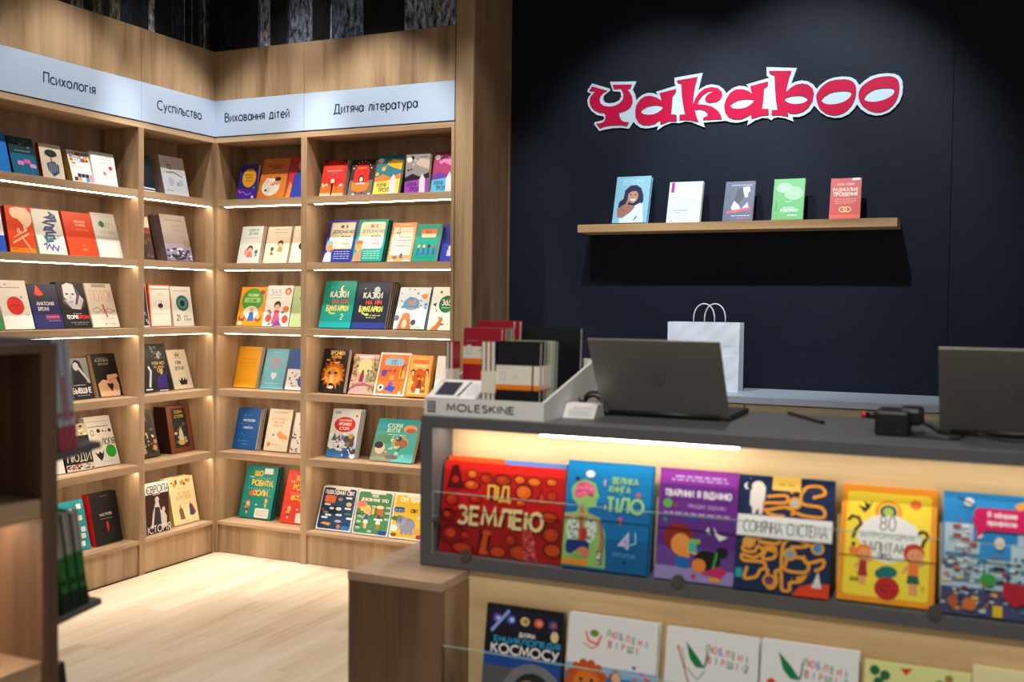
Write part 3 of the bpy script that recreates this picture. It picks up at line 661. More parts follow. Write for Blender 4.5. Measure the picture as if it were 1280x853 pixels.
bk('L1', 2, -.958, .187, .232, 16.4, .1, '#e2491f', a, 'vermilion book with two short pale title lines, second psychology shelf', spine='#b92f16', kind='hard', t=.02)
def a(A):
    A.R(0, 0, 1, 1, '#e3e6df'); A.T('РОБЕРТ', .55, .68, .1, '#b9b2a4', .13, .8); A.E(.38, .745, .11, .075, '#2f7d5c'); A.T('МАРДЕНІ', .55, .54, .075, '#c2b9ac', .12, .75); A.R(.08, .42, .98, .46, '#c8cbc6'); A.L(.2, .9, .35, '#c9b8b0', .01)
bk('L1', 2, -.763, .162, .245, 18.1, .1, '#e3e6df', a, 'white book with a green circle in a thin grey title')
# third
bk('L1', 3, -1.508, .155, .24, 17, .1, '#1e9a4a', None, 'green book cut by the left edge, third psychology shelf')
def a(A):
    A.R(0, 0, 1, 1, '#e7e4da'); A.scatter(26, .12, .28, .9, .68, ['#3a3733', '#8e8a82', '#c43a2a'], .008, .03, 4); A.E(.5, .48, .29, .19, '#e02a1e', 18); A.T('ЕМОЦІЙНА', .5, .47, .035, '#7e1710', .2, .5); A.T('ДЕН', .3, .9, .03, '#6a665e'); A.L(.1, .75, .85, '#8d897f', .02)
bk('L1', 3, -1.339, .166, .243, 17.4, .1, '#e7e4da', a, 'white book with a red paint splat in its middle')
def a(A):
    A.R(0, 0, 1, .58, '#1b2260'); A.R(0, .58, 1, 1, '#252a42'); A.P([(.3, .98), (.2, .75), (.5, .78)], '#f04a2a'); A.E(.37, .78, .13, .05, '#f04a2a'); A.T('АНАТОМІЯ', .5, .52, .075, '#f2f2f5', .2, .82); A.T('БРЕХНІ', .4, .4, .075, '#f2f2f5', .2, .6); A.R(.42, .2, .9, .32, '#8c2c58'); A.L(.45, .88, .26, '#d9bcd0'); A.L(.5, .9, .17, '#a8a9c8')
bk('L1', 3, -1.166, .173, .229, 17.6, .1, '#1b2260', a, 'navy book titled АНАТОМІЯ БРЕХНІ with a red flask', spine='#153a52')
def a(A):
    A.R(0, 0, 1, 1, '#131316'); A.P([(.12, .55), (.2, .95), (.6, .98), (.8, .72), (.95, .6), (.85, .45), (.5, .42), (.3, .45)], '#55525a'); A.P([(.22, .93), (.2, .68), (.42, .5), (.55, .52), (.66, .7), (.62, .95), (.4, .99)], '#e6e6ea'); A.P([(.18, .62), (.36, .6), (.62, .5), (.78, .72), (.9, .62), (.72, .4), (.4, .42)], '#d6d0de')
    A.E(.32, .74, .06, .018, '#222226'); A.E(.54, .74, .06, .018, '#222226'); A.S([(.44, .72), (.45, .63)], .02, '#a0a0a8'); A.E(.44, .57, .07, .012, '#8a5a60')
    A.L(.4, .7, .31, '#cfcfcf'); A.T('ТЕОРІЯ', .34, .2, .075, '#f4f4f4', .22, .4); A.T('БРЕХНІ', .76, .2, .075, '#e23228', .22, .38); A.L(.25, .92, .12, '#a8a8a8'); A.L(.35, .85, .08, '#909090')
bk('L1', 3, -.990, .174, .241, 17.3, .1, '#131316', a, 'black book with a white mask face, titled ТЕОРІЯ БРЕХНІ', n=2)
def a(A):
    A.R(0, 0, 1, 1, '#e5ddcc'); A.R(.25, .91, .8, .98, '#a7a79c')
    A.T('ПОТОК', .55, .6, .24, '#e0855c', .08, .8, .45, fit=True); A.S([(.1, .4), (.3, .46), (.5, .34), (.7, .43), (.95, .36)], .02, '#8d8878'); A.S([(.08, .36), (.3, .34), (.5, .4), (.75, .32), (.96, .4)], .02, '#a59f8e'); A.P([(.48, .52), (.55, .53), (.64, .22), (.58, .22)], '#e2552c'); A.L(.35, .85, .2, '#aaa393'); A.E(.5, .08, .04, .02, '#d98a60'); A.L(.65, .85, .08, '#6d675c')
bk('L1', 3, -.807, .178, .239, 17.7, .1, '#e5ddcc', a, 'cream book titled ПОТОК in tall thin orange letters')
# fourth
def a(A):
    A.R(0, 0, 1, 1, '#15171a'); A.R(.05, .38, .95, .98, '#8b9090'); A.P([(.1, .38), (.2, .8), (.4, .95), (.62, .9), (.7, .7), (.8, .4)], '#1c1e22'); A.E(.4, .78, .13, .1, '#c9c9c9'); A.P([(.5, .8), (.85, .5), (.95, .4), (.9, .35), (.5, .7)], '#d0d0d0'); A.P([(.2, .38), (.3, .6), (.6, .62), (.75, .38)], '#0b0b0d')
    A.L(.15, .7, .33, '#bbbbbb', .02); A.T('БЫВШИЕ', .5, .14, .12, '#f4f4f2', .22, .85, .7, fit=True); A.L(.25, .85, .08, '#b4b4b4')
bk('L1', 4, -.932, .142, .218, 14.8, .115, '#15171a', a, 'black and white photo cover titled БЫВШИЕ')
def a(A):
    A.R(0, 0, 1, 1, '#131211'); A.T('НЕ ОСТАВИТЬ', .42, .82, .05, '#cfc3a8', .14, .6); A.T('ДОСТАТОК', .45, .74, .045, '#cfc3a8', .14, .5); A.L(.2, .65, .9, '#a79f8c')
    A.P([(.1, 0), (.08, .3), (.3, .4), (.55, .36), (.85, .42), (.92, .25), (.9, 0)], '#dfae8a'); A.P([(.48, .36), (.5, .5), (.9, .52), (.95, .45), (.72, .4)], '#e2b08c'); A.P([(.5, .2), (.44, .28), (.5, .32), (.56, .28), (.64, .32), (.7, .26), (.6, .1)], '#15110f')
bk('L1', 4, -.766, .168, .230, 16.6, .11, '#131211', a, 'black book with a bare shoulder and black heart', spine='#c9ae84', n=2)
# fifth
bk('L1', 5, -1.150, .165, .24, 16, .11, '#eceae4', None, 'white book low beside ЛЮДИ, half hidden by the display stand')
def a(A):
    A.R(0, 0, 1, 1, '#17130f'); A.R(0, .74, 1, 1, '#cdbf9c'); A.scatter(18, .2, .76, .9, .96, ['#2a241c', '#a58e4c', '#f0ead8'], .03, .07, 6, 'r'); A.L(.3, .95, .45, '#a03026', .03); A.T('ЛЮДИ', .5, .2, .17, '#ece6da', .12, .85, .8, fit=True); A.R(0, 0, 1, .14, '#d8d2c4'); A.scatter(30, .05, .02, .95, .13, ['#b04a36', '#2e2a26', '#8a7a6a'], .02, .05, 9, 'r')
bk('L1', 5, -.975, .178, .240, 16, .107, '#17130f', a, 'black book titled ЛЮДИ with a patterned lower band')
def a(A):
    A.R(0, 0, 1, 1, '#e9e6dc'); A.L(.1, .9, .8, '#7d786c', .02); A.L(.1, .9, .9, '#aaa598', .01)
    A.E(.2, .68, .07, .06, '#2c2c2c'); A.E(.2, .68, .05, .045, '#e9e6dc'); A.E(.45, .71, .07, .04, '#1e1e1e'); A.E(.62, .7, .03, .02, '#1e1e1e'); A.P([(.7, .68), (.78, .73), (.74, .67)], '#1e1e1e'); A.E(.88, .7, .06, .035, '#2a2a2a')
    A.T('ЛОГІЯ', .74, .42, .12, '#2b2b2b', .2, .46, .8, fit=True); A.E(.76, .28, .2, .13, '#27b035', 20); A.P([(.12, .3), (.25, .25), (.32, .3), (.4, .25), (.5, .32), (.42, .18), (.32, .1), (.22, .18)], '#191919'); A.L(.4, .75, .08, '#b7b2a6')
bk('L1', 5, -.791, .175, .265, 18.4, .114, '#e9e6dc', a, 'white book with a bright green disc, fifth psychology shelf', n=2)
# bottom
def a(A):
    A.R(0, 0, 1, 1, '#1797a2')
    for x, y in ((.78, .86), (.4, .8), (.76, .63), (.82, .4), (.78, .27), (.7, .12), (.3, .5), (.3, .3)): A.RR(x-.09, y-.05, x+.1, y+.05, '#e8ece6', .02)
    A.T('МОЗКОВІ', .35, .45, .09, '#f2b134', .2, .62); A.L(.1, .6, .7, '#0d5c66', .02); A.L(.1, .6, .22, '#0d5c66', .02)
bk('L1', 6, -.992, .155, .258, 14.1, .095, '#1797a2', a, 'teal book with small white labels on the bottom psychology shelf')
def a(A):
    A.R(0, 0, 1, 1, '#100f11'); A.T('НАД ПРОРВ', .52, .55, .045, '#e8e4dc', .2, .6); A.L(.32, .75, .49, '#9d968c'); A.P([(.5, .42), (.56, .43), (.58, .34), (.52, .2), (.5, .3)], '#e2282a'); A.L(.4, .7, .93, '#8a8a8a')
    A.S([(.28, .66), (.3, .72), (.5, .74), (.6, .7)], .008, '#4a1a1c')
bk('L1', 6, -.811, .185, .268, 12.1, .088, '#100f11', a, 'black book with a red chilli shape and red spine', spine='#d3151d', n=2, t=.024, kind='hard')

# ---- society bookcase
bk('L2', 1, -.538, .160, .215, 14, .08, '#16222f', lambda A: (A.R(0, 0, 1, 1, '#16222f'), A.S([(.2, .12), (.95, .1)], .05, '#dfe6ee'), A.S([(.3, .05), (.95, .04)], .03, '#dfe6ee')), 'dark navy book mostly hidden by the divider, top society shelf')
def a(A):
    A.R(0, 0, 1, 1, '#d9d8d6'); A.R(0, .0, 1, .55, '#dfe6f5'); A.L(.12, .4, .85, '#8a8a8a', .015); A.T('ЧОМУ', .36, .74, .055, '#26282c', .22, .35); A.T('НАЦІЇ', .36, .66, .055, '#26282c', .22, .35); A.S([(.2, .58), (.5, .6), (.85, .5)], .03, '#4a5468'); A.scatter(8, .3, .3, .8, .42, ['#aab8d8', '#c3cde4'], .05, .1, 3); A.L(.1, .4, .12, '#444a58')
bk('L2', 1, -.314, .193, .228, 13.6, .08, '#cfcac6', a, 'thick pale grey book in front of its pile, top society shelf', spine='#b3a79e', n=3, t=.026)
def a(A):
    A.R(0, 0, 1, 1, '#3a2a20'); A.R(0, .75, 1, 1, '#e3d9bd'); A.R(0, .6, 1, .75, '#8e3a2a'); A.scatter(30, .1, .05, .9, .6, ['#c28a52', '#17110d', '#6e4a30'], .03, .1, 8)
bk('L2', 2, -.532, .162, .245, 14, .1, '#3a2a20', a, 'brown picture cover mostly hidden by the divider, second society shelf')
def a(A):
    A.R(0, 0, 1, 1, '#b9b0ab'); A.R(0, 0, 1, .36, '#9d96b4'); A.L(.2, .85, .88, '#6a645e', .014); A.T('УКРАЇНА', .55, .74, .05, '#9a8f70', .16, .5); A.T('МОДЕРН', .55, .66, .05, '#9a8f70', .16, .4)
    for i in range(6): A.R(.05, .42+.05*i, .95, .425+.05*i, '#a49c98')
    A.scatter(46, .05, .02, .95, .26, ['#1f1e33', '#e4e2ee', '#423f66', '#2e2b47'], .03, .07, 12, 'r'); A.scatter(10, .75, .3, .98, .42, ['#5a9ad0', '#d08a4a', '#3a8f4a'], .02, .04, 3)
bk('L2', 2, -.273, .206, .269, 14.6, .1, '#b0a6a4', a, 'thick grey lilac book with a dark crowd along its foot', spine='#7c6c76', n=2, t=.036, kind='hard')
bk('L2', 3, -.556, .146, .235, 9, .1, '#e9e7e2', lambda A: (A.R(0, .03, .97, .97, '#26282c'), A.scatter(10, .5, .1, .95, .4, ['#aeb2b4', '#6f7478'], .03, .07, 5)), 'dark photo cover with white edge beside the divider')
def a(A):
    A.R(0, 0, 1, 1, '#e34d1f'); A.R(.05, .02, .97, .97, '#e9e8e0'); A.R(.05, .88, .97, .9, '#e34d1f'); A.T('ТЯЖІННЯ', .52, .75, .04, '#b7b4a8', .14, .7); A.E(.52, .5, .12, .055, '#191614'); A.S([(.55, .38), (.56, .62)], .02, '#191614'); A.L(.2, .85, .3, '#b9b6ab', .012)
bk('L2', 3, -.405, .164, .235, 5.4, .1, '#e34d1f', a, 'white book in an orange frame with a black dot', spine='#e34d1f')
def a(A):
    A.R(0, 0, 1, 1, '#dcdcd2'); A.L(.15, .85, .89, '#8fa39a', .02); A.E(.53, .58, .31, .2, '#1d5c5e', 24); A.E(.53, .58, .22, .14, '#3f8a85', 20); A.E(.53, .58, .12, .08, '#0e1518', 16); A.T('21', .26, .15, .13, '#26282a', .2, .3); A.T('УРОК', .62, .22, .045, '#4a4c4c', .2, .3); A.T('СТОЛІТТЯ', .7, .14, .045, '#4a4c4c', .2, .46)
bk('L2', 3, -.223, .164, .227, 8.8, .1, '#dcdcd2', a, 'white book with a dark teal ring and the number 21')
bk('L2', 4, -.534, .165, .235, 16, .1, '#11161a', lambda A: (A.S([(.8, .12), (.98, .5), (.9, .62)], .09, '#d7e6e6'), A.R(.6, .05, .9, .08, '#e6e6e6')), 'black book with a white swoosh, mostly hidden by the divider')
def a(A):
    A.R(0, 0, 1, 1, '#131317'); A.scatter(22, .25, .68, .85, .96, ['#6e7074', '#a7a9ac', '#3c3e44'], .03, .09, 8); A.T('УСПІХ МІСТ', .5, .56, .055, '#e0c36a', .22, .9); A.T('ЩО ЗМІНИТЬ', .5, .49, .04, '#e0c36a', .2, .7); A.T('СВІТ', .52, .4, .07, '#ecd27c', .22, .5)
    A.P([(.25, .05), (.3, .28), (.45, .34), (.62, .34), (.8, .38), (.96, .42), (.97, .46), (.75, .3), (.72, .05)], '#3a2a86'); A.E(.55, .4, .08, .06, '#d9a58a'); A.R(.3, 0, .7, .02, '#dddddd')
bk('L2', 4, -.361, .160, .271, 16.6, .121, '#131317', a, 'black book with a man in purple spreading his arms')
def a(A):
    A.R(0, 0, 1, 1, '#ddd4bd'); A.P([(.4, .82), (.36, .93), (.45, .88), (.5, .95), (.56, .88), (.65, .93), (.62, .82)], '#b98740'); A.L(.3, .75, .78, '#6d6552', .012); A.T('КЛІНІК', .5, .62, .09, '#3a3526', .2, .6, .6); A.T('ДЕРЖАВИ', .5, .48, .09, '#3a3526', .2, .8, .6); A.L(.35, .65, .38, '#b8ae96'); A.P([(.38, .1), (.3, .25), (.4, .2), (.48, .3), (.55, .2), (.65, .3), (.66, .2), (.78, .26), (.7, .1)], '#191613')
bk('L2', 4, -.192, .154, .232, 17.9, .123, '#ddd4bd', a, 'cream book with one gold and one black crown')
def a(A):
    A.R(0, 0, 1, 1, '#3d3330'); A.R(.1, .08, .92, .92, '#1e1a16'); A.scatter(36, .15, .12, .9, .6, ['#c39a52', '#e7d3a0', '#7a5a30', '#2a2620'], .03, .1, 4); A.T('ТРИ', .5, .75, .1, '#c9a24c', .2)
bk('L2', 5, -.470, .160, .264, 16.8, .121, '#3d3330', a, 'dark grey brown book with golden painting, left on fifth society shelf', kind='hard', t=.028)
def a(A):
    A.R(0, 0, 1, 1, '#7a4126'); A.R(.2, .1, .82, .95, '#1f2320'); A.T('ПОВНА', .5, .84, .06, '#caa545', .2, .5); A.T('ІСТОРІЯ', .5, .74, .06, '#caa545', .2, .55); A.scatter(40, .24, .14, .8, .6, ['#6d8a8c', '#c8bfa6', '#394a52', '#8e6b3e', '#2c3230'], .03, .08, 7); A.P([(.4, .2), (.42, .42), (.5, .55), (.58, .42), (.62, .2)], '#d8cfba'); A.E(.5, .2, .14, .05, '#d9a63a')
bk('L2', 5, -.217, .189, .267, 10.4, .125, '#7a4126', a, 'brown leather bound book with framed painting atop its pile', spine='#2e1712', n=4, kind='hard', t=.022)
def a(A):
    A.R(0, 0, 1, 1, '#3a1e1e'); A.R(0, .78, 1, 1, '#ece9e4'); A.T('ЄВРОПА', .56, .8, .14, '#1f2226', .16, .98, .7, fit=True); A.E(.5, .66, .09, .06, '#d8c8bc'); A.P([(.44, .62), (.56, .62), (.64, .45), (.8, .36), (.86, .15), (.2, .1), (.3, .4)], '#ddd2ca'); A.P([(.4, .52), (.6, .5), (.66, .3), (.7, .12), (.3, .1)], '#2c3036'); A.P([(.66, .1), (.64, .34), (.78, .42), (.9, .3), (.9, .1)], '#cfc7c4'); A.E(.77, .44, .07, .05, '#d8c4b8'); A.T('ІСТОРІЯ', .55, .02, .13, '#eceae8', .14, .98, .7, fit=True); A.L(.35, .65, .76, '#cccccc', .014)
bk('L2', 6, -.488, .174, .278, 3.4, .053, '#d8d4cf', a, 'book titled ЄВРОПА ІСТОРІЯ with a portrait of a lady')
def a(A):
    A.R(0, 0, 1, 1, '#eed9a4'); A.scatter(9, .12, .83, .9, .93, ['#c0452c', '#e08a34', '#9a3a2a'], .04, .07, 3); A.T('10', .5, .84, .07, '#7a3a24', .2); A.L(.35, .7, .76, '#b09060'); A.T('ЧЕСЬКИХ', .54, .62, .075, '#b08048', .12, .6); A.T('КОРОЛЕВИ', .52, .52, .075, '#b08048', .12, .75); A.L(.35, .7, .42, '#c0a070', .01)
    A.P([(.28, .1), (.26, .3), (.34, .38), (.42, .3), (.46, .1)], '#7d5a44'); A.P([(.66, .16), (.7, .4), (.78, .4), (.92, .2), (.8, .14)], '#3e4f6c'); A.S([(.8, .36), (.9, .2)], .05, '#b5402e'); A.E(.33, .39, .04, .03, '#e0b08a'); A.E(.74, .42, .04, .03, '#e0b08a'); A.L(.45, .6, .06, '#5a4a34', .01)
bk('L2', 6, -.248, .204, .266, 12.2, .076, '#eed9a4', a, 'cream yellow book with two pairs of costumed figures', n=3, kind='hard', t=.022, spine='#d8b46a')

# ---- upbringing bookcase
def a(A):
    A.R(0, 0, 1, 1, '#2a2382'); A.R(0, 0, 1, .32, '#4a2aa0'); A.E(.55, .62, .36, .27, '#e8a41e', 22); A.T('ВИРОСТИ', .55, .68, .05, '#6a4a10', .2, .5); A.T('ДИТИНУ', .55, .6, .05, '#6a4a10', .2, .45); A.L(.35, .75, .54, '#7a5510', .02); A.S([(.1, .2), (.3, .24), (.5, .14), (.75, .2)], .03, '#b98af0'); A.E(.1, .25, .05, .03, '#e64a9a'); A.E(.85, .34, .05, .03, '#58c060'); A.E(.82, .08, .06, .04, '#e8e4f0')
bk('R1', 1, .090, .133, .211, 10.6, .08, '#2a2382', a, 'purple book with a big yellow circle, top upbringing shelf', kind='hard', t=.022)
def a(A):
    A.R(0, 0, 1, 1, '#e07a20'); A.L(.12, .35, .94, '#f2c48a'); A.T('ЧОМУ НЕ МОЖНА', .54, .8, .045, '#7a3510', .2, .62); A.T('ЛЕДАЧИМ', .56, .74, .045, '#7a3510', .2, .6); A.E(.45, .3, .34, .22, '#f0e6d4'); A.scatter(12, .2, .12, .7, .48, ['#e8d8c0', '#fff5e6', '#e06a2a'], .04, .1, 5); A.E(.68, .42, .12, .08, '#e2a084'); A.E(.68, .49, .12, .05, '#2a2422'); A.E(.28, .22, .05, .03, '#5a3a8a')
bk('R1', 1, .231, .186, .251, 17.6, .08, '#e07a20', a, 'orange book with a crowd of drawn children, top upbringing shelf', n=2, t=.012)
def a(A):
    A.R(0, 0, 1, 1, '#c8202a'); A.P([(0, 0), (.1, .4), (.28, .3), (.25, 0)], '#f08a2a'); A.P([(.2, 0), (.25, .55), (.45, .68), (.8, .6), (.9, 0)], '#2a3a9a'); A.E(.5, .8, .14, .12, '#d8a58a')
bk('R1', 1, .430, .150, .250, 17, .08, '#c8202a', a, 'red book with a figure in blue, half hidden by the divider')
def a(A):
    A.R(0, 0, 1, 1, '#dfeaea'); A.T('СЕКРЕТИ', .56, .86, .065, '#2f9a94', .2, .6); A.T('ДИТИНИ', .56, .77, .065, '#2f9a94', .2, .55); A.L(.25, .85, .68, '#d08a8a', .014); A.E(.35, .3, .08, .1, '#d8a090'); A.E(.52, .38, .13, .1, '#3a2a26'); A.E(.52, .34, .1, .08, '#e8b49a'); A.P([(.38, .16), (.45, .3), (.62, .3), (.68, .16)], '#d87a6a'); A.E(.82, .3, .07, .06, '#7a4a3a'); A.P([(.75, .16), (.8, .28), (.9, .2)], '#58a8b8')
bk('R1', 2, .083, .153, .224, 15.1, .09, '#dfeaea', a, 'pale blue book with two drawn children, second upbringing shelf', n=2, t=.016)
def a(A):
    A.R(0, 0, 1, 1, '#efe3c8'); A.L(.3, .9, .92, '#b0925a', .02); A.L(.3, .85, .84, '#c06a4a', .014); A.E(.62, .52, .12, .1, '#2c2624'); A.E(.62, .48, .09, .07, '#e6b090'); A.P([(.5, .3), (.56, .44), (.72, .44), (.74, .3)], '#a89440'); A.E(.3, .38, .07, .06, '#5a4a2a'); A.P([(.22, .22), (.28, .34), (.4, .22)], '#8a6a3a')
bk('R1', 2, .269, .165, .219, 16.3, .09, '#efe3c8', a, 'cream book with a seated drawn child, second upbringing shelf', n=2, t=.016)
bk('R1', 2, .452, .140, .219, 16, .09, '#f2ead2', lambda A: (A.R(0, 0, 1, 1, '#f2ead2'), A.E(.5, .45, .16, .1, '#2f2a26'), A.E(.6, .36, .12, .08, '#d8a070')), 'cream book partly behind the divider, second upbringing shelf')
def a(A):
    A.R(0, 0, 1, 1, '#f1a51e'); A.E(.5, .66, .42, .3, '#3fa03a', 22); A.T('ПАЗУНИ', .5, .75, .07, '#e8f0a0', .22, .7); A.R(.18, .6, .8, .72, '#9fd07a'); A.T('ІЗ СЛІВ', .5, .62, .06, '#2c6a24', .2, .6); A.E(.5, .34, .3, .17, '#f2f4ec'); A.P([(.4, .12), (.45, .35), (.6, .36), (.66, .12)], '#2f6ac0'); A.E(.52, .42, .08, .06, '#e8b48a'); A.E(.18, .2, .13, .1, '#a5502c'); A.E(.18, .24, .08, .06, '#e0a070'); A.E(.82, .2, .13, .1, '#a5502c'); A.E(.8, .24, .08, .06, '#e8c0a0'); A.E(.85, .86, .09, .06, '#8a4a2a'); A.E(.14, .07, .1, .05, '#f4ecd8')
bk('R1', 3, .069, .183, .235, 15, .1, '#f1a51e', a, 'orange yellow storybook with a green cloud and bears')
def a(A):
    A.R(0, 0, 1, 1, '#eceae6'); A.T('365', .35, .76, .14, '#4a70a0', .07, .6, 1.1); A.L(.15, .6, .7, '#8aa0c0', .014); A.E(.82, .86, .12, .09, '#a85a3a'); A.E(.82, .85, .07, .06, '#e8b490'); A.E(.48, .52, .13, .1, '#3a3636'); A.E(.48, .47, .09, .07, '#efc0a4'); A.P([(.32, .06), (.4, .4), (.55, .4), (.68, .04)], '#d84a80'); A.P([(.35, 0), (.55, .16), (.75, .02)], '#7a3aa0'); A.E(.2, .2, .12, .1, '#d8403a'); A.E(.18, .34, .07, .06, '#e8b490'); A.E(.82, .42, .12, .08, '#f08a30'); A.E(.84, .18, .12, .1, '#c84a34'); A.scatter(14, .05, .02, .95, .4, ['#3a8a6a', '#e0b030', '#5a78c0', '#e86a8a'], .02, .06, 9)
bk('R1', 3, .257, .181, .243, 14.8, .1, '#eceae6', a, 'white storybook titled 365 with colourful drawn people', kind='hard', t=.02, pages='#a0705a')
bk('R1', 3, .444, .148, .240, 15, .1, '#b9d59a', lambda A: (A.R(0, 0, 1, 1, '#b9d59a'), A.E(.4, .7, .1, .05, '#5a9a4a'), A.E(.75, .35, .2, .16, '#f0b0b0'), A.E(.8, .5, .1, .08, '#a0623a')), 'pale green book partly behind the divider, third upbringing shelf')
def a(A):
    A.R(0, 0, 1, 1, '#f0ac1c'); A.L(.4, .7, .93, '#c8861a', .012); A.L(.15, .85, .7, '#d08a1a', .02); A.L(.1, .8, .6, '#d08a1a', .02); A.L(.2, .85, .52, '#d8941c', .015); A.L(.15, .7, .18, '#d08a1a', .012)
bk('R1', 4, .028, .161, .245, 15.3, .126, '#f0ac1c', a, 'plain yellow book on the fourth upbringing shelf', n=2, t=.018)
def a(A):
    A.R(0, 0, 1, 1, '#6db9d2'); A.L(.3, .75, .92, '#b9dfe8', .012); A.T('СЛУХАЙ', .5, .68, .08, '#e0707a', .2, .62); A.T('СЕРЦЕ', .48, .55, .08, '#e0707a', .2, .55); A.E(.46, .35, .08, .06, '#d8e6ee'); A.E(.56, .35, .08, .06, '#d8e6ee'); A.P([(.38, .34), (.51, .22), (.64, .34)], '#d8e6ee'); A.L(.2, .85, .14, '#c8e6ee', .014); A.L(.3, .7, .09, '#c8e6ee', .01)
bk('R1', 4, .221, .159, .242, 18.4, .126, '#6db9d2', a, 'sky blue book with coral title and a small heart', n=2, t=.012)
def a(A):
    A.R(0, .5, 1, 1, '#1c52a8'); A.R(0, 0, 1, .5, '#e8eaea'); A.T('РІЗНІ', .62, .84, .07, '#eef2f8', .22, .6); A.T('РІВНІ', .62, .74, .07, '#eef2f8', .22, .6); A.E(.75, .22, .26, .16, '#2a5aa8'); A.scatter(14, .08, .06, .5, .44, ['#c85a4a', '#2a5aa8', '#8a5a3a', '#c8c0b8'], .02, .05, 6)
bk('R1', 4, .398, .160, .245, 17, .126, '#1c52a8', a, 'blue and white book partly behind the divider, fourth upbringing shelf')
def a(A):
    A.R(0, 0, 1, 1, '#125fae'); A.T('МИСТЕЦТВО', .56, .68, .05, '#f0f4f8', .22, .66); A.T('НАВЧАТИ', .56, .5, .05, '#f0f4f8', .22, .55); A.scatter(12, .1, .3, .9, .85, ['#7ab8e8', '#e8f0f8'], .01, .02, 7); A.L(.25, .6, .2, '#8ab8e0'); A.L(.35, .7, .12, '#8ab8e0', .01)
bk('R1', 5, .013, .174, .243, 15.1, .128, '#125fae', a, 'deep blue book with white title on the fifth upbringing shelf', n=3, t=.016)
def a(A):
    A.R(0, 0, 1, 1, '#f1e6d0'); A.L(.25, .75, .92, '#7a7264', .012); A.T('ЩО РОЗПОВІСТИ', .5, .74, .045, '#e0924a', .2, .8); A.T('ПРО МАЛЮ', .5, .66, .045, '#e0924a', .2, .5); A.T('МАЙБУТНЄ', .45, .58, .045, '#e0924a', .2, .6); A.P([(.45, .4), (.6, .48), (.72, .42), (.95, .34), (.95, .28), (.6, .3)], '#f0a060'); A.E(.32, .38, .05, .03, '#8aa8c8'); A.E(.18, .15, .08, .05, '#f08a4a'); A.L(.3, .6, .15, '#e8a070', .02)
bk('R1', 5, .243, .165, .248, 16.2, .132, '#f1e6d0', a, 'cream book with orange title and a pointing hand', t=.022, pages='#b89a72')
bk('R1', 5, .430, .158, .235, 16, .130, '#ecebe6', lambda A: (A.R(0, 0, 1, 1, '#ecebe6'), A.scatter(40, .04, .04, .9, .95, ['#c8382e', '#3a3a8a', '#2a8a6a', '#e0a030', '#8a3a7a'], .03, .05, 11)), 'white book with coloured dots partly behind the divider')
def what(c1, c2, c3):
    def a(A):
        A.R(0, 0, 1, 1, c1); A.T('ЩО', .42, .82, .09, '#f4d23a', .26, .4); A.R(.58, .86, .85, .97, '#e8eee8'); A.T('РОБИТИ,', .58, .63, .1, '#f4d23a', .26, .66); A.T('КОЛИ...', .62, .44, .1, '#f4d23a', .26, .62)
        for i in range(9): A.E(.14+.08*i, .76+.01*(i % 3), .015, .008, '#c8ece0', 6); A.E(.18+.08*i, .57, .015, .008, '#c8ece0', 6)
        A.E(.27, .48, .06, .05, c2); A.E(.38, .5, .04, .03, '#d83a2a'); A.kid(.22, .08, .26, '#c85a2a', '#f0b48a', c2, '#3a4a8a'); A.kid(.78, .22, .17, '#e8a040', '#f0c090', '#f0803a', c3); A.RR(.48, .02, .92, .2, '#eef0ea', .04)
        for j in range(3): A.L(.52, .88, .07+.04*j, '#9ab0aa', .008)
        A.scatter(10, .05, .1, .95, .95, ['#f08a3a', '#f4d23a', '#e8f0e8'], .01, .03, 8)
    return a
bk('R1', 6, .069, .227, .307, 16.3, .126, '#0f8a86', what('#11908a', '#e0602a', '#f0d040'), 'teal book titled ЩО РОБИТИ КОЛИ, bottom upbringing shelf', n=2, t=.022, kind='hard', spine='#0a6a68', pages='#0a5a58')
bk('R1', 6, .373, .220, .306, 18.7, .112, '#e0381e', what('#e0381e', '#f0c040', '#2a6ab0'), 'red book titled ЩО РОБИТИ КОЛИ, partly behind the divider', kind='hard')

# ---- children literature bookcase
def a(A):
    A.R(0, 0, 1, 1, '#d8261c'); A.R(0, .08, 1, .3, '#f0641e'); A.R(0, 0, 1, .08, '#f0b090'); A.E(.5, .78, .36, .17, '#e23a28'); A.P([(.05, .9), (0, 1), (1, 1), (1, .9), (.75, 1), (.25, 1)], '#1c1a1a'); A.L(.2, .85, .7, '#f0c8a8', .02); A.T('ДЖОВАННІ', .5, .55, .06, '#3a4a7a', .2, .8); A.E(.48, .42, .08, .06, '#f4dca8'); A.P([(.44, .36), (.54, .36), (.52, .02), (.46, .02)], '#1c1616'); A.scatter(8, .05, .28, .95, .34, ['#5a2a4a', '#e8e0d8'], .03, .05, 3)
bk('R2', 1, .678, .152, .213, 15.2, .06, '#d8261c', a, 'red book with a dark slim figure under an arch', spine='#2a7a3a', n=2)
def a(A):
    A.R(0, 0, 1, 1, '#3a2322'); A.R(0, 0, 1, .42, '#7a6460'); A.E(.48, .62, .32, .3, '#d4201c', 22); A.R(.16, .3, .8, .6, '#d4201c')
    for i in range(8): A.E(.48+.4*cos(radians(20+20*i)), .66+.29*sin(radians(20+20*i)), .028, .022, '#eadfd0', 6)
    A.L(.3, .66, .76, '#f0a030', .03); A.E(.48, .46, .12, .1, '#201a1a'); A.E(.49, .44, .07, .07, '#e8d4c8'); A.P([(.2, .28), (.3, .34), (.7, .34), (.8, .28), (.5, .22)], '#e8e4e8'); A.E(.48, .2, .36, .11, '#f07a1e'); A.E(.2, .3, .1, .06, '#f07a1e'); A.E(.78, .3, .1, .06, '#f07a1e'); A.scatter(9, .05, .0, .95, .07, ['#3a3a7a', '#e8e4e0'], .03, .06, 5)
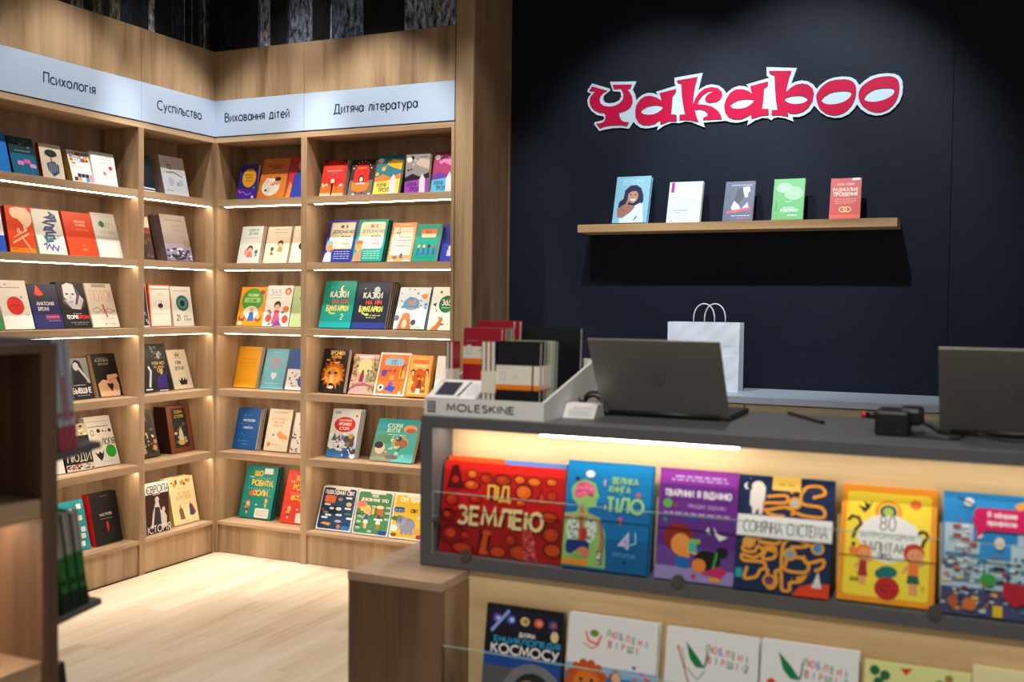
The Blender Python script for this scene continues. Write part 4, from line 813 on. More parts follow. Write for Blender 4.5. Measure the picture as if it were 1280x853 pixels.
bk('R2', 1, .862, .149, .208, 17.1, .06, '#3a2322', a, 'dark red book with a reading girl in orange', spine='#1a3a6a', n=2)
def trio(top, mid, low, acc, kk):
    def a(A):
        A.R(0, 0, 1, 1, top); A.R(0, 0, 1, .42, low); A.P([(0, .4), (.3, .5), (.6, .42), (1, .52), (1, .38), (0, .3)], mid); A.P([(.4, .75), (.6, .88), (1, .84), (1, .6), (.7, .66)], acc); A.scatter(8, .05, .5, .5, .9, [mid, acc, top], .04, .1, kk)
        A.T('МУМІ-', .32, .18, .1, '#1a2a4a' if kk != 2 else '#3a1a5a', .2, .42); A.T('ТРОЛІВ', .46, .05, .1, '#1a2a4a' if kk != 2 else '#3a1a5a', .2, .5); A.E(.15, .86, .12, .06, '#e8e4e8'); A.L(.6, .92, .92, '#1c2430', .015); A.P([(.62, .0), (.6, .34), (.72, .5), (.84, .36), (.86, 0)], '#dcd8e0')
    return a
bk('R2', 1, 1.024, .160, .225, 16.3, .06, '#2f7480', trio('#35808c', '#f0803a', '#f2d858', '#f0b030', 1), 'teal and yellow storybook with a pale figure, top children shelf', spine='#3a1a5a', t=.024, kind='hard')
bk('R2', 1, 1.222, .145, .213, 6.5, .06, '#8a8684', trio('#97908e', '#2a2430', '#a04ab8', '#c8b8a0', 2), 'grey and violet storybook with yellow spine, top children shelf', spine='#e0a81c', t=.024, kind='hard')
bk('R2', 1, 1.381, .141, .225, 14, .06, '#a0305a', trio('#a83a68', '#6a3a9a', '#5ab8e0', '#e880b8', 3), 'pink and blue storybook beside the pier, top children shelf', spine='#e05a4a', kind='hard')
def howi(bg, fr, ti, hat, body, r=.03, ln='#c8d4e8'):
    def a(A):
        A.R(0, 0, 1, 1, bg); A.RR(.1, .3, .93, .94, fr, r) if r else A.R(.1, .3, .93, .94, fr)
        A.RR(.13, .32, .91, .92, '#ece6cc', r); A.T('ЯК Я', .55, .8, .07, ti, .24, .4); A.T('ДОПОМАГАЮ', .55, .68, .07, ti if ti[1] < '8' else '#8aa098', .2, .72); A.L(.5, .85, .6, '#5a5a50', .02); A.L(.58, .75, .52, '#5a5a50', .02); A.T('МАМІ', .68, .4, .06, '#e8542e', .22, .45); A.L(.4, .8, .35, '#b0a890', .01)
        A.P([(.02, 0), (.06, .2), (.14, .24), (.26, .22), (.3, 0)], body); A.E(.16, .36, .12, .12, '#e8985a'); A.P([(.03, .4), (.06, .5), (.24, .5), (.3, .42)], hat); A.S([(.24, .2), (.36, .34), (.38, .5)], .025, '#c89060')
        for i in range(4): A.L(.36, .9, .24-.055*i, ln, .014)
    return a
bk('R2', 2, .698, .189, .250, 19.1, .06, '#1d2f94', howi('#1d2f94', '#e8b07a', '#1c2024', '#8ab0b8', '#d8e0ea', .001), 'blue book with square cream panel and a boy', kind='hard', t=.02)
bk('R2', 2, .891, .190, .249, 19.5, .06, '#109080', howi('#129686', '#cfe0d8', '#e8603a', '#e8603a', '#f08a70', .09, '#b8e8dc'), 'teal book with rounded cream panel and a red-haired girl', kind='hard', t=.022, pages='#0a4a44', n=2)
def a(A):
    A.R(0, 0, 1, 1, '#f4a064'); A.R(.08, .16, .92, .88, '#efe6cf'); A.T('4', .3, .66, .22, '#3a3a34', .06, .3); A.S([(.1, .72), (.6, .78), (.95, .74)], .01, '#5a5a50'); A.L(.35, .85, .62, '#4a4a44', .02); A.L(.2, .9, .54, '#4a4a44', .02); A.L(.3, .8, .47, '#4a4a44', .02); A.L(.22, .85, .4, '#4a4a44', .02); A.L(.3, .75, .3, '#9a968a', .012); A.R(.0, 0, 1, .14, '#f4a064'); A.E(.3, .1, .1, .05, '#8a6a60'); A.R(.5, .08, .62, .2, '#2a6a9a'); A.P([(.0, 0), (.2, .06), (.3, 0)], '#f4f4f4'); A.P([(.6, 0), (.8, .07), (1, .0)], '#f4f4f4'); A.L(.3, .8, .94, '#f4e4d0', .02)
    for i in range(8): A.E(.035, .2+.09*i, .02, .012, '#3a2a20', 6)
bk('R2', 2, 1.116, .148, .225, 18.8, .06, '#f4a064', a, 'orange framed cream book with handwritten lines, second children shelf')
def a(A):
    A.R(0, 0, 1, 1, '#139a86'); A.RR(.2, .68, .85, .86, '#f0782a', .06); A.RR(.24, .64, .82, .74, '#ecd8b8', .05); A.T('ТЕО', .5, .745, .07, '#4a2a18', .24, .3)
    for x, c in ((.2, '#e8a070'), (.42, '#e8b088'), (.62, '#3a2a2a'), (.84, '#a85a4a')): A.E(x, .4, .06, .05, c); A.P([(x-.05, .16), (x-.04, .36), (x+.05, .36), (x+.04, .16)], '#3a5ab0')
    A.L(.15, .85, .1, '#0a6a5c', .01); A.L(.3, .75, .95, '#0a6a5c', .012)
bk('R2', 2, 1.269, .146, .215, 20.6, .06, '#139a86', a, 'green book with an orange badge and a row of children')
bk('R2', 2, 1.382, .146, .215, 20, .095, '#2a3aa0', lambda A: (A.R(0, 0, 1, 1, '#2c3ca4'), A.R(.55, .64, 1, .84, '#f0a040'), A.E(.6, .36, .07, .06, '#e8c0b0'), A.E(.85, .36, .07, .06, '#e8c0b0'), A.R(.5, .14, .66, .3, '#c0c8e8'), A.R(.78, .14, .94, .3, '#c0c8e8')), 'blue book with an orange badge tucked beside the pier')
def tales(bg, foot, c2, c3, moon, two=False):
    def a(A):
        A.R(0, 0, 1, 1, bg); A.R(0, 0, 1, .13, foot)
        A.E(.6, .83, .09, .07, moon)
        if two: A.E(.64, .84, .07, .06, bg)
        A.T('КАЗКИ', .5, .65, .12, '#eef0e8', .24, .55); A.L(.5, .72, .62, '#2a6a9a', .02); A.T('НА НІЧ', .56, .51, .095, c2, .26, .5); A.T('БУНТАРКИ', .5, .36, .11, c3, .24, .68)
        A.S([(.24, .34), (.35, .3), (.45, .31)], .03, c3); A.scatter(14, .12, .25, .9, .9, ['#e8f0d0', '#a8e0d0'], .006, .014, 9)
        if two: A.T('2', .68, .18, .11, '#f0ecd0', .14)
        else: A.L(.35, .85, .28, '#b8c058', .02); A.L(.4, .7, .23, '#b8c058', .02)
    return a
bk('R2', 3, .676, .207, .273, 16.7, .06, '#0f9284', tales('#0f9284', '#14aab0', '#d8542e', '#f0c83a', '#f0e8a0', True), 'teal bedtime tales book with yellow moon and number 2', kind='hard', t=.02, pages='#0f7a70')
bk('R2', 3, .890, .212, .268, 18, .06, '#16203c', tales('#16203c', '#26388a', '#e0603a', '#e6ea5a', '#a8ccd8'), 'navy bedtime tales book with pale blue moon', kind='hard', t=.02, n=4, pages='#b8a890')
def a(A):
    A.R(0, 0, 1, 1, '#d4e4ee'); A.scatter(26, .05, .5, .95, .97, ['#e88a3a', '#7a9ac0', '#b07a5a', '#4a8ac8', '#8a8a90'], .015, .05, 5); A.E(.45, .6, .26, .16, '#4aa0d0', 20); A.T('365', .45, .58, .12, '#f08a3a', .22, .4); A.R(.28, .46, .64, .5, '#b08a5a'); A.P([(.12, 0), (.2, .26), (.35, .34), (.5, .26), (.58, 0)], '#b0703a'); A.E(.35, .3, .14, .09, '#c07a40'); A.E(.34, .12, .08, .1, '#e8c0a0'); A.E(.06, .26, .09, .07, '#6a6a78'); A.E(.62, .16, .08, .07, '#3a4a5a'); A.P([(.6, 0), (.8, .1), (.98, 0)], '#b8d0a8'); A.E(.85, .78, .09, .07, '#f0904a')
bk('R2', 3, 1.156, .191, .241, 21.2, .06, '#d4e4ee', a, 'pale blue storybook of animals titled 365', kind='hard', t=.022, pages='#3a7a7a')
def a(A):
    A.R(0, 0, 1, 1, '#efece2'); A.scatter(16, .03, .05, .97, .97, ['#6a6a64', '#8a9a8a', '#4a4a48', '#cfc8ba'], .03, .1, 6, 't'); A.E(.62, .6, .3, .2, '#1f7a44', 22); A.T('365', .62, .58, .12, '#f2f4ee', .22, .42); A.L(.45, .8, .52, '#d8e8d8', .02); A.P([(.1, 0), (.3, .12), (.45, .26), (.55, .25), (.5, .1), (.4, 0)], '#c87a3a'); A.E(.5, .24, .07, .05, '#c87a3a')
bk('R2', 3, 1.366, .150, .242, 19, .06, '#efece2', a, 'white storybook with dark green circle titled 365', kind='hard')
def a(A):
    A.R(0, 0, 1, 1, '#1c1512')
    for x0, y0, r, c in ((.5, .42, .46, '#7a3a10'), (.5, .4, .38, '#c8701c'), (.48, .38, .32, '#f0a030')): A.E(x0, y0, r, r*.62, c, 20)
    for i in range(16):
        t = radians(i*22.5); A.P([(.5+.36*cos(t-.12), .4+.24*sin(t-.12)), (.5+.36*cos(t+.12), .4+.24*sin(t+.12)), (.5+.5*cos(t), .4+.36*sin(t))], '#e08420' if i % 2 else '#b85a18')
    A.E(.46, .36, .2, .18, '#d88a3c'); A.P([(.38, .4), (.54, .4), (.52, .14), (.4, .14)], '#e8b870'); A.E(.34, .44, .06, .03, '#3a2010'); A.E(.6, .44, .06, .03, '#3a2010'); A.E(.46, .17, .09, .04, '#1c120c'); A.E(.46, .11, .12, .035, '#efe0c8'); A.T('ХРОНІКИ', .56, .86, .08, '#f0c858', .18, .7); A.T('НАРНІЇ', .54, .77, .075, '#e8a848', .18, .55); A.L(.25, .8, .96, '#a08868', .012); A.scatter(14, .1, .62, .95, .76, ['#e87a20', '#f0b040', '#c85018'], .02, .05, 8)
bk('R2', 4, .664, .166, .248, 15.3, .077, '#1c1512', a, 'dark book with a fiery lion face', kind='hard', t=.036)
def a(A):
    A.R(0, 0, 1, 1, '#eab0a8'); A.E(.5, .68, .3, .22, '#f4e8a8', 20); A.scatter(50, 0, .1, .2, .98, ['#8a9a3a', '#b8b04a', '#6a7a2a', '#d08a6a'], .02, .06, 3); A.scatter(50, .8, .1, 1, .9, ['#8a9a3a', '#b8b04a', '#6a7a2a', '#4a8a3a'], .02, .06, 4); A.R(.2, .9, .8, .96, '#f4ecea'); A.P([(.34, .3), (.4, .54), (.52, .52), (.52, .3)], '#8a3a4a'); A.P([(.62, .3), (.64, .5), (.74, .54), (.76, .3)], '#8a9a8a'); A.E(.46, .56, .04, .04, '#5a2a30'); A.E(.68, .58, .04, .04, '#6a6a60'); A.P([(0, .14), (.25, .26), (.6, .28), (1, .2), (1, .16), (.6, .23), (.25, .2), (0, .06)], '#a05a68')
    for i in range(6): A.S([(.1+.16*i, 0), (.1+.16*i, .18)], .02, '#d08a90')
bk('R2', 4, .861, .155, .230, 20.1, .078, '#eab0a8', a, 'pink book with two figures on a garden bridge')
def a(A):
    A.R(0, 0, 1, 1, '#f0ece4'); A.R(.05, .04, .95, .95, '#f0762a'); A.L(.3, .75, .9, '#f8e4d0', .014); A.RR(.2, .7, .8, .86, '#8ac8e8', .05); A.T('СЕКРЕТ', .5, .78, .045, '#3a6a9a', .2, .4); A.T('УСПІХУ', .5, .72, .04, '#3a6a9a', .2, .4); A.E(.22, .52, .09, .08, '#5a4ab0'); A.S([(.3, .56), (.42, .6), (.46, .54)], .03, '#5a4ab0'); A.E(.56, .58, .06, .04, '#d83a3a'); A.P([(.72, .4), (.74, .6), (.88, .6), (.92, .4)], '#f0c05a'); A.S([(.78, .44), (.8, .68), (.9, .72)], .03, '#2a2426'); A.E(.5, .42, .09, .06, '#f0b060'); A.E(.5, .26, .08, .07, '#7a4ab0'); A.P([(.3, .14), (.45, .24), (.7, .2), (.6, .08)], '#3a4ab8'); A.E(.2, .18, .1, .08, '#e8e8ea'); A.E(.2, .18, .05, .04, '#3a3a3a'); A.E(.78, .2, .03, .02, '#e0442a'); A.E(.84, .08, .05, .03, '#f4e8d8')
bk('R2', 4, 1.025, .192, .247, 21.4, .074, '#f0ece4', a, 'orange picture book with white border and small creatures', kind='hard')
def a(A):
    A.R(0, 0, 1, 1, '#f0963a'); A.R(.08, .05, .93, .93, '#f2b45a'); A.R(.14, .8, .85, .9, '#e87a2a'); A.T('ЛЮСІНДА', .52, .72, .06, '#f4e8d0', .2, .6); A.E(.5, .48, .3, .2, '#d8601c'); A.P([(.2, .1), (.3, .45), (.55, .55), (.8, .4), (.85, .1)], '#b8561c'); A.E(.22, .58, .1, .08, '#3a2418'); A.E(.22, .56, .07, .06, '#e8b088'); A.E(.82, .6, .09, .08, '#3a2418'); A.E(.82, .58, .06, .06, '#e8b088'); A.P([(.4, .06), (.45, .2), (.62, .2), (.62, .06)], '#f4e4d4'); A.P([(.45, .2), (.5, .42), (.62, .4), (.66, .2)], '#7a3410'); A.L(.15, .85, .07, '#f8e8d0', .02); A.scatter(12, .15, .1, .9, .5, ['#e8862a', '#8a3c14', '#f4c070'], .03, .07, 6)
bk('R2', 4, 1.231, .142, .228, 16.9, .061, '#f0963a', a, 'golden orange book with children around a horse', t=.034, pages='#d8a45a')
bk('R2', 4, 1.398, .128, .232, 15, .07, '#ecedea', None, 'plain white book beside the pier, fourth children shelf')
def a(A):
    A.R(0, 0, 1, 1, '#dfe7ea'); A.R(0, 0, 1, .2, '#3a7ab8'); A.scatter(20, .05, .05, .95, .5, ['#2a5a9a', '#e8eef2', '#9ab8d0', '#4a4a5a'], .03, .12, 5); A.scatter(16, .05, .2, .9, .55, ['#c8d8e4', '#f2f4f4', '#5a8ac0'], .04, .12, 15, 't'); A.E(.5, .68, .38, .16, '#d8261e', 22); A.T('ЕНЦИКЛОПЕДІЯ', .5, .75, .035, '#f4e8e4', .2, .55); A.T('ХРОНІКИ', .5, .66, .06, '#f8f4f0', .24, .62); A.T('ІСТОРІЇ', .5, .57, .055, '#f8f4f0', .24, .5); A.T('ОЛА', .2, .9, .05, '#2a6a9a', .24, .3); A.E(.88, .87, .09, .06, '#f4f4f0'); A.E(.88, .87, .05, .035, '#a88a50'); A.P([(.6, .24), (.65, .44), (.8, .5), (.92, .44), (.9, .22)], '#5a5048'); A.E(.78, .44, .08, .05, '#d8a850'); A.E(.7, .28, .09, .05, '#8a7a50'); A.E(.4, .36, .06, .03, '#e8603a'); A.P([(.1, .34), (.2, .5), (.3, .34)], '#4a6a5a')
bk('R2', 5, .692, .186, .275, 17.3, .112, '#dfe7ea', a, 'white encyclopedia with a red oval over snowy scene', kind='hard', n=3, t=.016, pages='#9a9a98')
def a(A):
    A.R(0, 0, 1, 1, '#16a2aa'); A.R(0, 0, 1, .7, '#3ab0ac'); A.P([(0, 0), (0, .3), (.2, .38), (.45, .2), (.7, .12), (.75, 0)], '#8a927a'); A.P([(0, .55), (.2, .64), (.42, .6), (.5, .45), (.3, .4), (0, .42)], '#4a9a72'); A.P([(.5, .12), (.7, .18), (1, .2), (1, .0), (.5, 0)], '#58c0c0'); A.T('ІСТОРІЯ', .42, .8, .085, '#cfe8b8', .24, .4); A.T('ЖИТТЯ', .4, .69, .085, '#cfe8b8', .24, .4); A.L(.3, .72, .63, '#e0f0e8', .012); A.E(.8, .78, .16, .1, '#e0924a'); A.E(.82, .74, .12, .06, '#a85a3a'); A.E(.62, .45, .2, .17, '#9ab088'); A.E(.66, .42, .15, .12, '#a8683a'); A.E(.58, .54, .08, .06, '#5a3a28'); A.E(.18, .3, .12, .14, '#e0cfb8'); A.E(.14, .37, .11, .08, '#2a2420'); A.scatter(16, .3, .1, .9, .6, ['#7ad0c0', '#2a8a7a', '#c8e0b0'], .02, .05, 8); A.E(.5, .1, .16, .05, '#6a6a5c')
bk('R2', 5, .989, .265, .246, 26.1, .099, '#16a2aa', a, 'wide turquoise picture atlas leaning far back', spine='#e8ece8', n=2, t=.014)
def board(bg, t1, t2, fn, lab):
    def a(A):
        A.RR(0, 0, 1, 1, '#e8ebe8', .07); A.RR(.03, .03, .97, .97, bg, .06); A.R(.35, .93, .78, .97, '#e8dcc8')
        A.T(t1, .5, .83 if not t2 else .86, .08 if not t2 else .06, '#f2f2ec', .26, .82)
        if t2: A.T(t2, .5, .76, .065, '#f2f2ec', .26, .86)
        fn(A)
        A.RR(.72, .03, .97, .12, lab, .05)
    return a
def f1(A):
    A.RR(.1, .62, .42, .8, '#f0742e', .05); A.L(.14, .38, .74, '#f8d8c0'); A.L(.14, .38, .68, '#f8d8c0')
    for x, y in ((.12, .56), (.7, .74), (.1, .26), (.72, .5), (.5, .34), (.2, .32), (.82, .28)): A.RR(x, y, x+.18, y+.045, '#e4ece8', .02)
    A.E(.42, .47, .18, .09, '#0c1420'); A.E(.55, .5, .08, .04, '#e8ece8'); A.E(.35, .5, .07, .03, '#e8ece8'); A.E(.82, .62, .08, .05, '#e0c070'); A.E(.55, .72, .07, .04, '#b08878'); A.P([(.1, .14), (.2, .18), (.42, .16), (.36, .1)], '#e8a030'); A.E(.6, .22, .1, .03, '#c8a0b0'); A.E(.64, .1, .06, .05, '#b87a50'); A.E(.84, .4, .1, .03, '#3a8a4a'); A.E(.1, .46, .04, .03, '#c8302a'); A.E(.2, .4, .08, .03, '#8a98a8')
def f2(A):
    A.RR(.02, .58, .3, .74, '#f0807a', .05); A.kid(.33, .14, .52, '#f0d860', '#f0c09a', '#2a6a8a', '#f0ecd8', True); A.E(.5, .54, .04, .08, '#f0d860'); A.kid(.68, .14, .52, '#a85a2a', '#c07a4a', '#3a4a6a', '#e8e4d8'); A.R(.56, .34, .8, .38, '#e8ecf0'); A.E(.68, .64, .11, .04, '#f4e8c8')
    for x, y in ((.08, .38), (.08, .26), (.08, .12), (.84, .5), (.84, .36), (.84, .62), (.44, .62), (.42, .06)): A.RR(x, y, x+.12, y+.045, '#e4ece4', .02); A.L(x+.01, x+.11, y+.02, '#1c2c20')
    for y in (.2, .46): A.L(.05, .2, y, '#1a2a1e', .02)
def f3(A):
    A.RR(.03, .58, .32, .7, '#1c5a9a', .05); A.L(.06, .3, .64, '#a8c8e8'); A.L(.06, .28, .61, '#a8c8e8'); A.T('СВІТ', .58, .6, .07, '#1c1c1c', .3, .4)
    A.E(.45, .3, .22, .17, '#8a90a4'); A.E(.28, .4, .12, .11, '#9aa0b4'); A.E(.2, .42, .09, .1, '#7a8094')
    for x in (.33, .45, .58): A.R(x-.04, .1, x+.04, .24, '#8a90a4')
    A.S([(.2, .38), (.18, .24), (.24, .2)], .05, '#9aa0b4'); A.E(.27, .42, .015, .012, '#1a1a1a', 6); A.E(.08, .44, .08, .05, '#4a8a3a'); A.E(.1, .22, .1, .07, '#f0ece0'); A.E(.8, .5, .12, .05, '#f0ece0'); A.E(.12, .08, .08, .04, '#8a5a3a'); A.E(.7, .2, .1, .08, '#d8a060')
bk('R2', 6, .655, .230, .246, 21.1, .067, '#e8ebe8', board('#17406a', 'ПІДВОДНИЙ СВІТ', None, f1, '#2a7ac0'), 'navy board book titled ПІДВОДНИЙ СВІТ', n=3, t=.013, kind='hard')
bk('R2', 6, .899, .228, .243, 18.4, .063, '#e8ebe8', board('#4a8a5a', 'МОЄ', 'ДИВОВИЖНЕ ТІЛО', f2, '#2a4a9a'), 'green board book with two drawn children and labels', n=3, t=.013, kind='hard')
bk('R2', 6, 1.136, .230, .243, 18.4, .063, '#e8ebe8', board('#e8c03a', 'СВІТ ТВАРИН', None, f3, '#b8304a'), 'yellow board book with a grey elephant', n=3, t=.013, kind='hard')

# ================================================================== WALL SHELF AND ITS BOOKS
ws = empty('wall_shelf', 'oak floating shelf on the navy wall under the shop name', 'shelf')
MB().box(2.138, 3.693, 0.2595, 0.459, 1.839, 1.879, bev=.0012).done('board', 'oak_wall_shelf', ws)
GW = 'books on the floating wall shelf'
def wb_(x, w_, h, th, base, art, label, **kw):
    kw.setdefault('t', .02)
    return book(FR, x, w_, h, th, .310, 1.879, kw.pop('t'), base, art, label, GW, **kw)
def a(A):
    A.R(0, 0, 1, 1, '#8fc4d8'); A.T('BECOMING', .5, .86, .075, '#c8e4ee', .12, .78); A.L(.15, .85, .82, '#b8dcea', .01)
    A.P([(.12, .28), (.14, .45), (.26, .52), (.28, .7), (.42, .8), (.6, .81), (.74, .74), (.82, .6), (.84, .46), (.78, .38), (.8, .3), (.6, .3)], '#1c2140')
    A.E(.53, .58, .15, .16, '#c98f74'); A.P([(.36, .6), (.42, .73), (.56, .76), (.68, .7), (.7, .6), (.6, .68), (.46, .67)], '#1c2140'); A.E(.46, .6, .03, .014, '#2a1a1a', 8); A.E(.6, .6, .03, .014, '#2a1a1a', 8); A.S([(.53, .6), (.54, .54)], .015, '#a86a54'); A.P([(.45, .51), (.62, .51), (.58, .47), (.49, .47)], '#f4eeea')
    A.P([(.3, .1), (.35, .32), (.6, .36), (.75, .42), (.84, .4), (.88, .0), (.3, 0)], '#e4eef4'); A.P([(.14, .12), (.1, .3), (.3, .4), (.5, .38), (.62, .34), (.5, .22), (.3, .12)], '#a8705e'); A.S([(.36, .36), (.4, .5), (.46, .44)], .06, '#b87c66'); A.S([(.2, .32), (.34, .24)], .02, '#8a5446'); A.R(.2, .0, .8, .1, '#e4eef4'); A.S([(.62, .05), (.7, .14)], .03, '#26304a')
wb_(2.307, .184, .256, 17.8, '#8fc4d8', a, 'light blue biography with a smiling dark-haired woman', kind='hard', spine='#a8d4e4', t=.028, pages='#9cc8d8')
def a(A):
    A.R(0, 0, 1, 1, '#dfe9ea'); A.R(.06, .74, .16, .99, '#b0208a'); A.T('ТИ', .35, .4, .2, '#d4e0e0', .2, .3); A.E(.7, .5, .14, .14, '#d3dfe2'); A.T('НАЦІОНАЛЬНО', .42, .28, .04, '#8a9a80', .2, .6); A.T('СИЛЬНО', .32, .22, .035, '#9aa890', .2, .35); A.L(.15, .6, .17, '#b8c4c0', .01); A.E(.16, .04, .02, .015, '#3a4a5a')
wb_(2.593, .170, .219, 17.8, '#dfe9ea', a, 'white book with a magenta corner tab', n=2, t=.014)
def a(A):
    A.R(0, 0, 1, 1, '#4a4d66'); A.L(.2, .95, .9, '#b8bac8', .02); A.P([(.62, .76), (.6, .84), (.82, .86), (.86, .74), (.78, .7), (.8, .6), (.7, .58)], '#eceef2'); A.P([(.25, .32), (.34, .5), (.5, .4), (.6, .26), (.4, .2)], '#e4e6ee'); A.P([(.62, .3), (.8, .46), (.86, .3)], '#dfe2ea'); A.P([(.35, .5), (.42, .8), (.6, .84), (.66, .6), (.5, .42)], '#1c1e2c'); A.P([(.12, .18), (.12, .24), (.9, .34), (.9, .27)], '#e23a44'); A.L(.3, .9, .12, '#c4c6d4', .02); A.L(.45, .85, .06, '#d85060', .014)
wb_(2.877, .145, .213, 21.1, '#4a4d66', a, 'grey violet book with a half-lit face and red band')
def a(A):
    A.R(0, 0, 1, 1, '#56ad50'); A.E(.34, .78, .26, .12, '#b4dcae'); A.E(.34, .78, .24, .105, '#a2d29c'); A.E(.66, .64, .3, .16, '#b4dcae'); A.E(.66, .64, .27, .14, '#98cc92'); A.S([(.2, .84), (.5, .7)], .015, '#d4ecd0'); A.S([(.45, .7), (.86, .6)], .015, '#d4ecd0'); A.E(.5, .46, .12, .05, '#56ad50'); A.S([(.4, .46), (.5, .42), (.6, .47)], .015, '#c4e4be'); A.T('МИСТЕЦТВО', .52, .27, .035, '#e0f0dc', .2, .6); A.T('ГОВОРИТИ', .55, .19, .06, '#f0f8ee', .24, .66); A.S([(.12, .2), (.13, .46)], .02, '#2a6a2c'); A.L(.5, .8, .1, '#d0e8cc', .03)
wb_(3.116, .147, .213, 18.6, '#56ad50', a, 'green book with two pale walnut shapes', spine='#3a8a3c')
def a(A):
    A.R(0, 0, 1, 1, '#d43a2c'); A.R(0, 0, 1, .09, '#f0542a'); A.T('КОЛІН ТІППІНГ', .5, .82, .05, '#f0c8a8', .2, .84); A.T('РАДИКАЛЬНЕ', .5, .68, .075, '#f4e0c0', .2, .84); A.T('ПРОЩЕННЯ', .5, .56, .085, '#f8ead0', .2, .84); A.L(.2, .85, .48, '#f0c0a0', .012); A.L(.15, .85, .43, '#f0c0a0', .012); A.L(.2, .8, .38, '#f0c0a0', .012)
    A.S([(.44+.12*cos(t*.5), .22+.06*sin(t*.5)) for t in range(14)], .03, '#f0d890'); A.S([(.58+.12*cos(t*.5), .22+.06*sin(t*.5)) for t in range(14)], .03, '#f0d890'); A.R(.7, .94, .95, 1, '#f4dcd8')
wb_(3.384, .139, .202, 16.2, '#d43a2c', a, 'red book with two linked gold rings, rightmost on the wall shelf')

# ================================================================== SALES COUNTER WITH GLASS DISPLAY FRONT
ct = empty('sales_counter', 'dark grey sales counter with glass fronted book display', 'counter')
MB().box(2.720, 4.80, -2.400, -1.840, 1.1415, 1.171, bev=.0012).done('worktop', 'concrete', ct)
MB().box(2.720, 2.7555, -2.400, -1.860, 0.806, 1.1413, bev=.0008).done('end_panel', 'concrete', ct)
MB().box(2.720, 4.80, -2.400, -1.860, 0.7725, 0.8058, bev=.0012).done('display_floor', 'concrete', ct)
MB().box(2.7557, 4.78, -2.285, -2.267, 0.806, 1.1413).done('back_panel', 'oak_pale_x', ct)
MB().box(3.055, 3.56, -2.374, -2.360, 1.1345, 1.1414).done('light_strip', 'led2', ct)
MB().box(2.775, 3.05, -2.366, -2.340, 1.1405, 1.1414).done('light_strip', 'led2', ct)
MB().box(3.565, 4.78, -2.360, -2.350, 1.1405, 1.1414).done('light_strip', 'led2', ct)
MB().box(2.862, 4.80, -2.388, -2.368, 0.0, 0.7723).done('lower_front_panel', 'oak_pale_x', ct)
MB().box(2.862, 4.80, -2.540, -2.388, 0.402, 0.420, bev=.001).done('lower_display_floor', 'concrete', ct)
MB().box(2.862, 4.80, -2.520, -2.500, 0.0, 0.402).done('plinth_panel', 'oak_pale_x', ct)
gp = MB().box(2.7565, 4.79, -2.3985, -2.3945, 0.8065, 0.970).done('glass_pane', 'glass', ct)
MB().box(2.7565, 4.79, -2.3986, -2.3944, 0.970, 0.9715).done('pane_edge', 'glass_edge', gp)
MB().box(2.7560, 2.7572, -2.3986, -2.3944, 0.8065, 0.9715).done('pane_edge', 'glass_edge', gp)
gp = MB().box(2.8635, 4.79, -2.534, -2.530, 0.4205, 0.611).done('glass_pane', 'glass', ct)
MB().box(2.8635, 4.79, -2.5341, -2.5299, 0.611, 0.6125).done('pane_edge', 'glass_edge', gp)
for x in (2.86, 3.429, 4.000, 4.57):
    MB().cyl((x, -2.4015, .812), .0155, .006, 'Y', 24).done('glass_clamp', 'steel', ct)
MB().cyl((2.7625, -2.388, .894), .011, .014, 'X', 20).done('glass_knob', 'steel', ct)
MB().cyl((2.765, -2.385, .7705), .007, .004, 'Z', 16).done('screw_cap', 'steel', ct, True)

